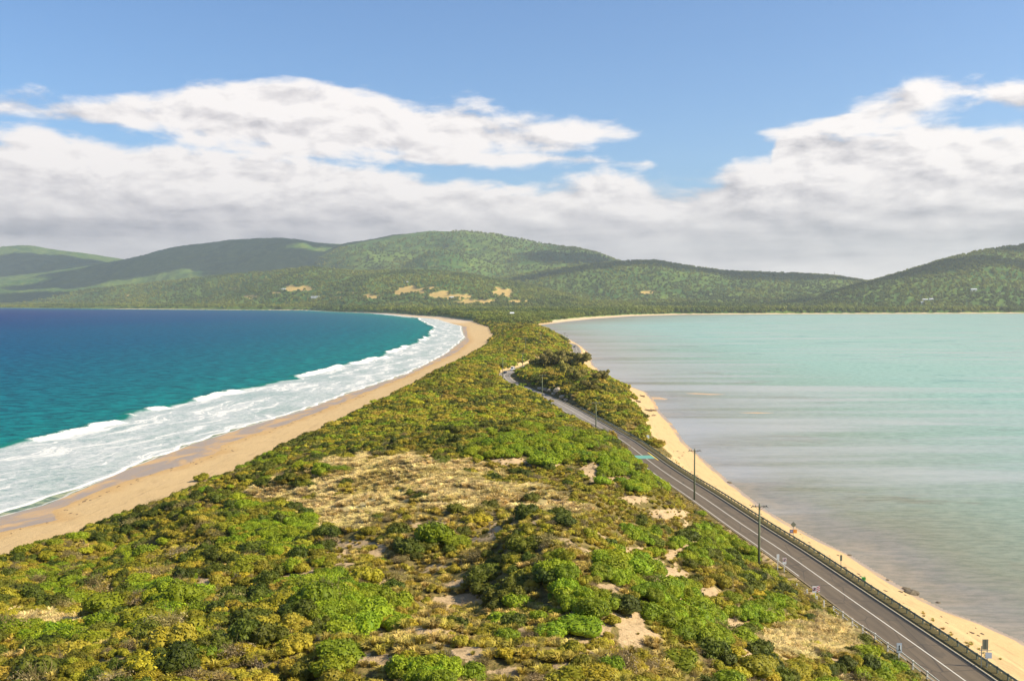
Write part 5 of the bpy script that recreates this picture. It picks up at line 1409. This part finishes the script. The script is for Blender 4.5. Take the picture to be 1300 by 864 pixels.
holes = layer([(900, 150, -60), (1180, 150, -40), (1205, 152, 6), (1260, 150, 11), (1310, 150, 13)], .008)
cov0 = nt.m('MINIMUM', cov0, nt.m('MULTIPLY_ADD', holes, -1., .6))
rag = nt.m('ADD', nt.m('MULTIPLY', nt.m('SUBTRACT', nz, .5), 5.0), nt.m('MULTIPLY', nt.m('SUBTRACT', wisp, .5), 3.5))
cov = nt.m('ADD', nt.m('MINIMUM', cov0, 4.), rag)
alpha = nt.ss(cov, -.55, .85)
# elsewhere in the sky: scattered cloud
front = nt.ss(y_, .1, .4)
oth = nt.ss(nt.noise(g_, 2.6, 7, .6, .2), .52, .66)
alpha = nt.m('MULTIPLY_ADD', nt.m('SUBTRACT', 1., front), nt.m('MULTIPLY', oth, .25), nt.m('MULTIPLY', alpha, front))
# light and shade of the cloud
sh_v = nt.comb(nt.m('ADD', az, .010), nt.m('MULTIPLY', nt.m('ADD', el_, .009), 2.4), 0.)
nz2 = nt.noise(sh_v, 15., 9, .56, .2)
relief = nt.m('MULTIPLY', nt.m('SUBTRACT', nz, nz2), 2.1)
strk = nt.noise(nt.comb(nt.m('MULTIPLY', az, .8), nt.m('MULTIPLY', el_, 9.), 5.), 5., 6, .55, .3)
lowv = nt.m('SUBTRACT', EL(650, 250), el_)
lowd = nt.ss(nt.m('DIVIDE', lowv, .075), -.35, .75)
relief = nt.m('MULTIPLY', relief, nt.m('MULTIPLY_ADD', lowd, -.75, 1.))
topd = nt.ss(cov0, .0, 7.)
big2 = nt.noise(nt.comb(az, nt.m('MULTIPLY', el_, 3.2), 9.), 4.5, 5, .55)
br = nt.m('ADD', nt.m('SUBTRACT', 1.0, nt.m('MULTIPLY', topd, .10)), relief)
br = nt.m('SUBTRACT', br, nt.m('MULTIPLY', lowd, nt.m('MULTIPLY_ADD', nt.ss(strk, .35, .62), -.22, .46)))
br = nt.m('SUBTRACT', br, nt.m('MULTIPLY', nt.ss(big2, .45, .7), .16))
hor = nt.ss(el_, EL(650, 325), EL(650, 372), 0., 1.) if False else nt.ss(nt.m('MULTIPLY', el_, -1.), -EL(650, 300), -EL(650, 345))
br = nt.m('MULTIPLY_ADD', hor, .26, br)
br = nt.m('MINIMUM', nt.m('MAXIMUM', br, .30), 1.12)
ccol = nt('ShaderNodeValToRGB'); nt.set(ccol, 0, br)
e = ccol.color_ramp.elements; e[0].position = .30; e[0].color = (.32, .32, .37, 1); e[1].position = 1.0; e[1].color = (.94, .89, .87, 1)
q = e.new(.62); q.color = (.63, .60, .62, 1)
SKYS = .076
skc = nt('ShaderNodeMix', data_type='RGBA', blend_type='MULTIPLY'); nt.set(skc, 0, 1.); nt.set(skc, 6, sky.outputs[0]); nt.set(skc, 7, (.73, .98, 1.25))
cem = nt('ShaderNodeVectorMath', operation='SCALE'); nt.set(cem, 0, ccol.outputs[0]); cem.inputs['Scale'].default_value = .68 / SKYS
fin = nt.mix(alpha, skc.outputs[2], cem.outputs[0])
nt.set(bg, 'Color', fin); bg.inputs['Strength'].default_value = SKYS

# ---------------------------------------------------------------- render settings
scene.render.engine = 'CYCLES'
vs = scene.view_settings; vs.view_transform = 'Standard'; vs.look = 'None'; vs.exposure = .78; vs.gamma = 1; vs.use_curve_mapping = False
cy = scene.cycles
cy.use_denoising = True; cy.max_bounces = 5; cy.diffuse_bounces = 2; cy.glossy_bounces = 2; cy.transmission_bounces = 2; cy.volume_bounces = 0; cy.transparent_max_bounces = 4
cy.use_adaptive_sampling = True
wld.cycles.sampling_method = 'MANUAL'; wld.cycles.sample_map_resolution = 512
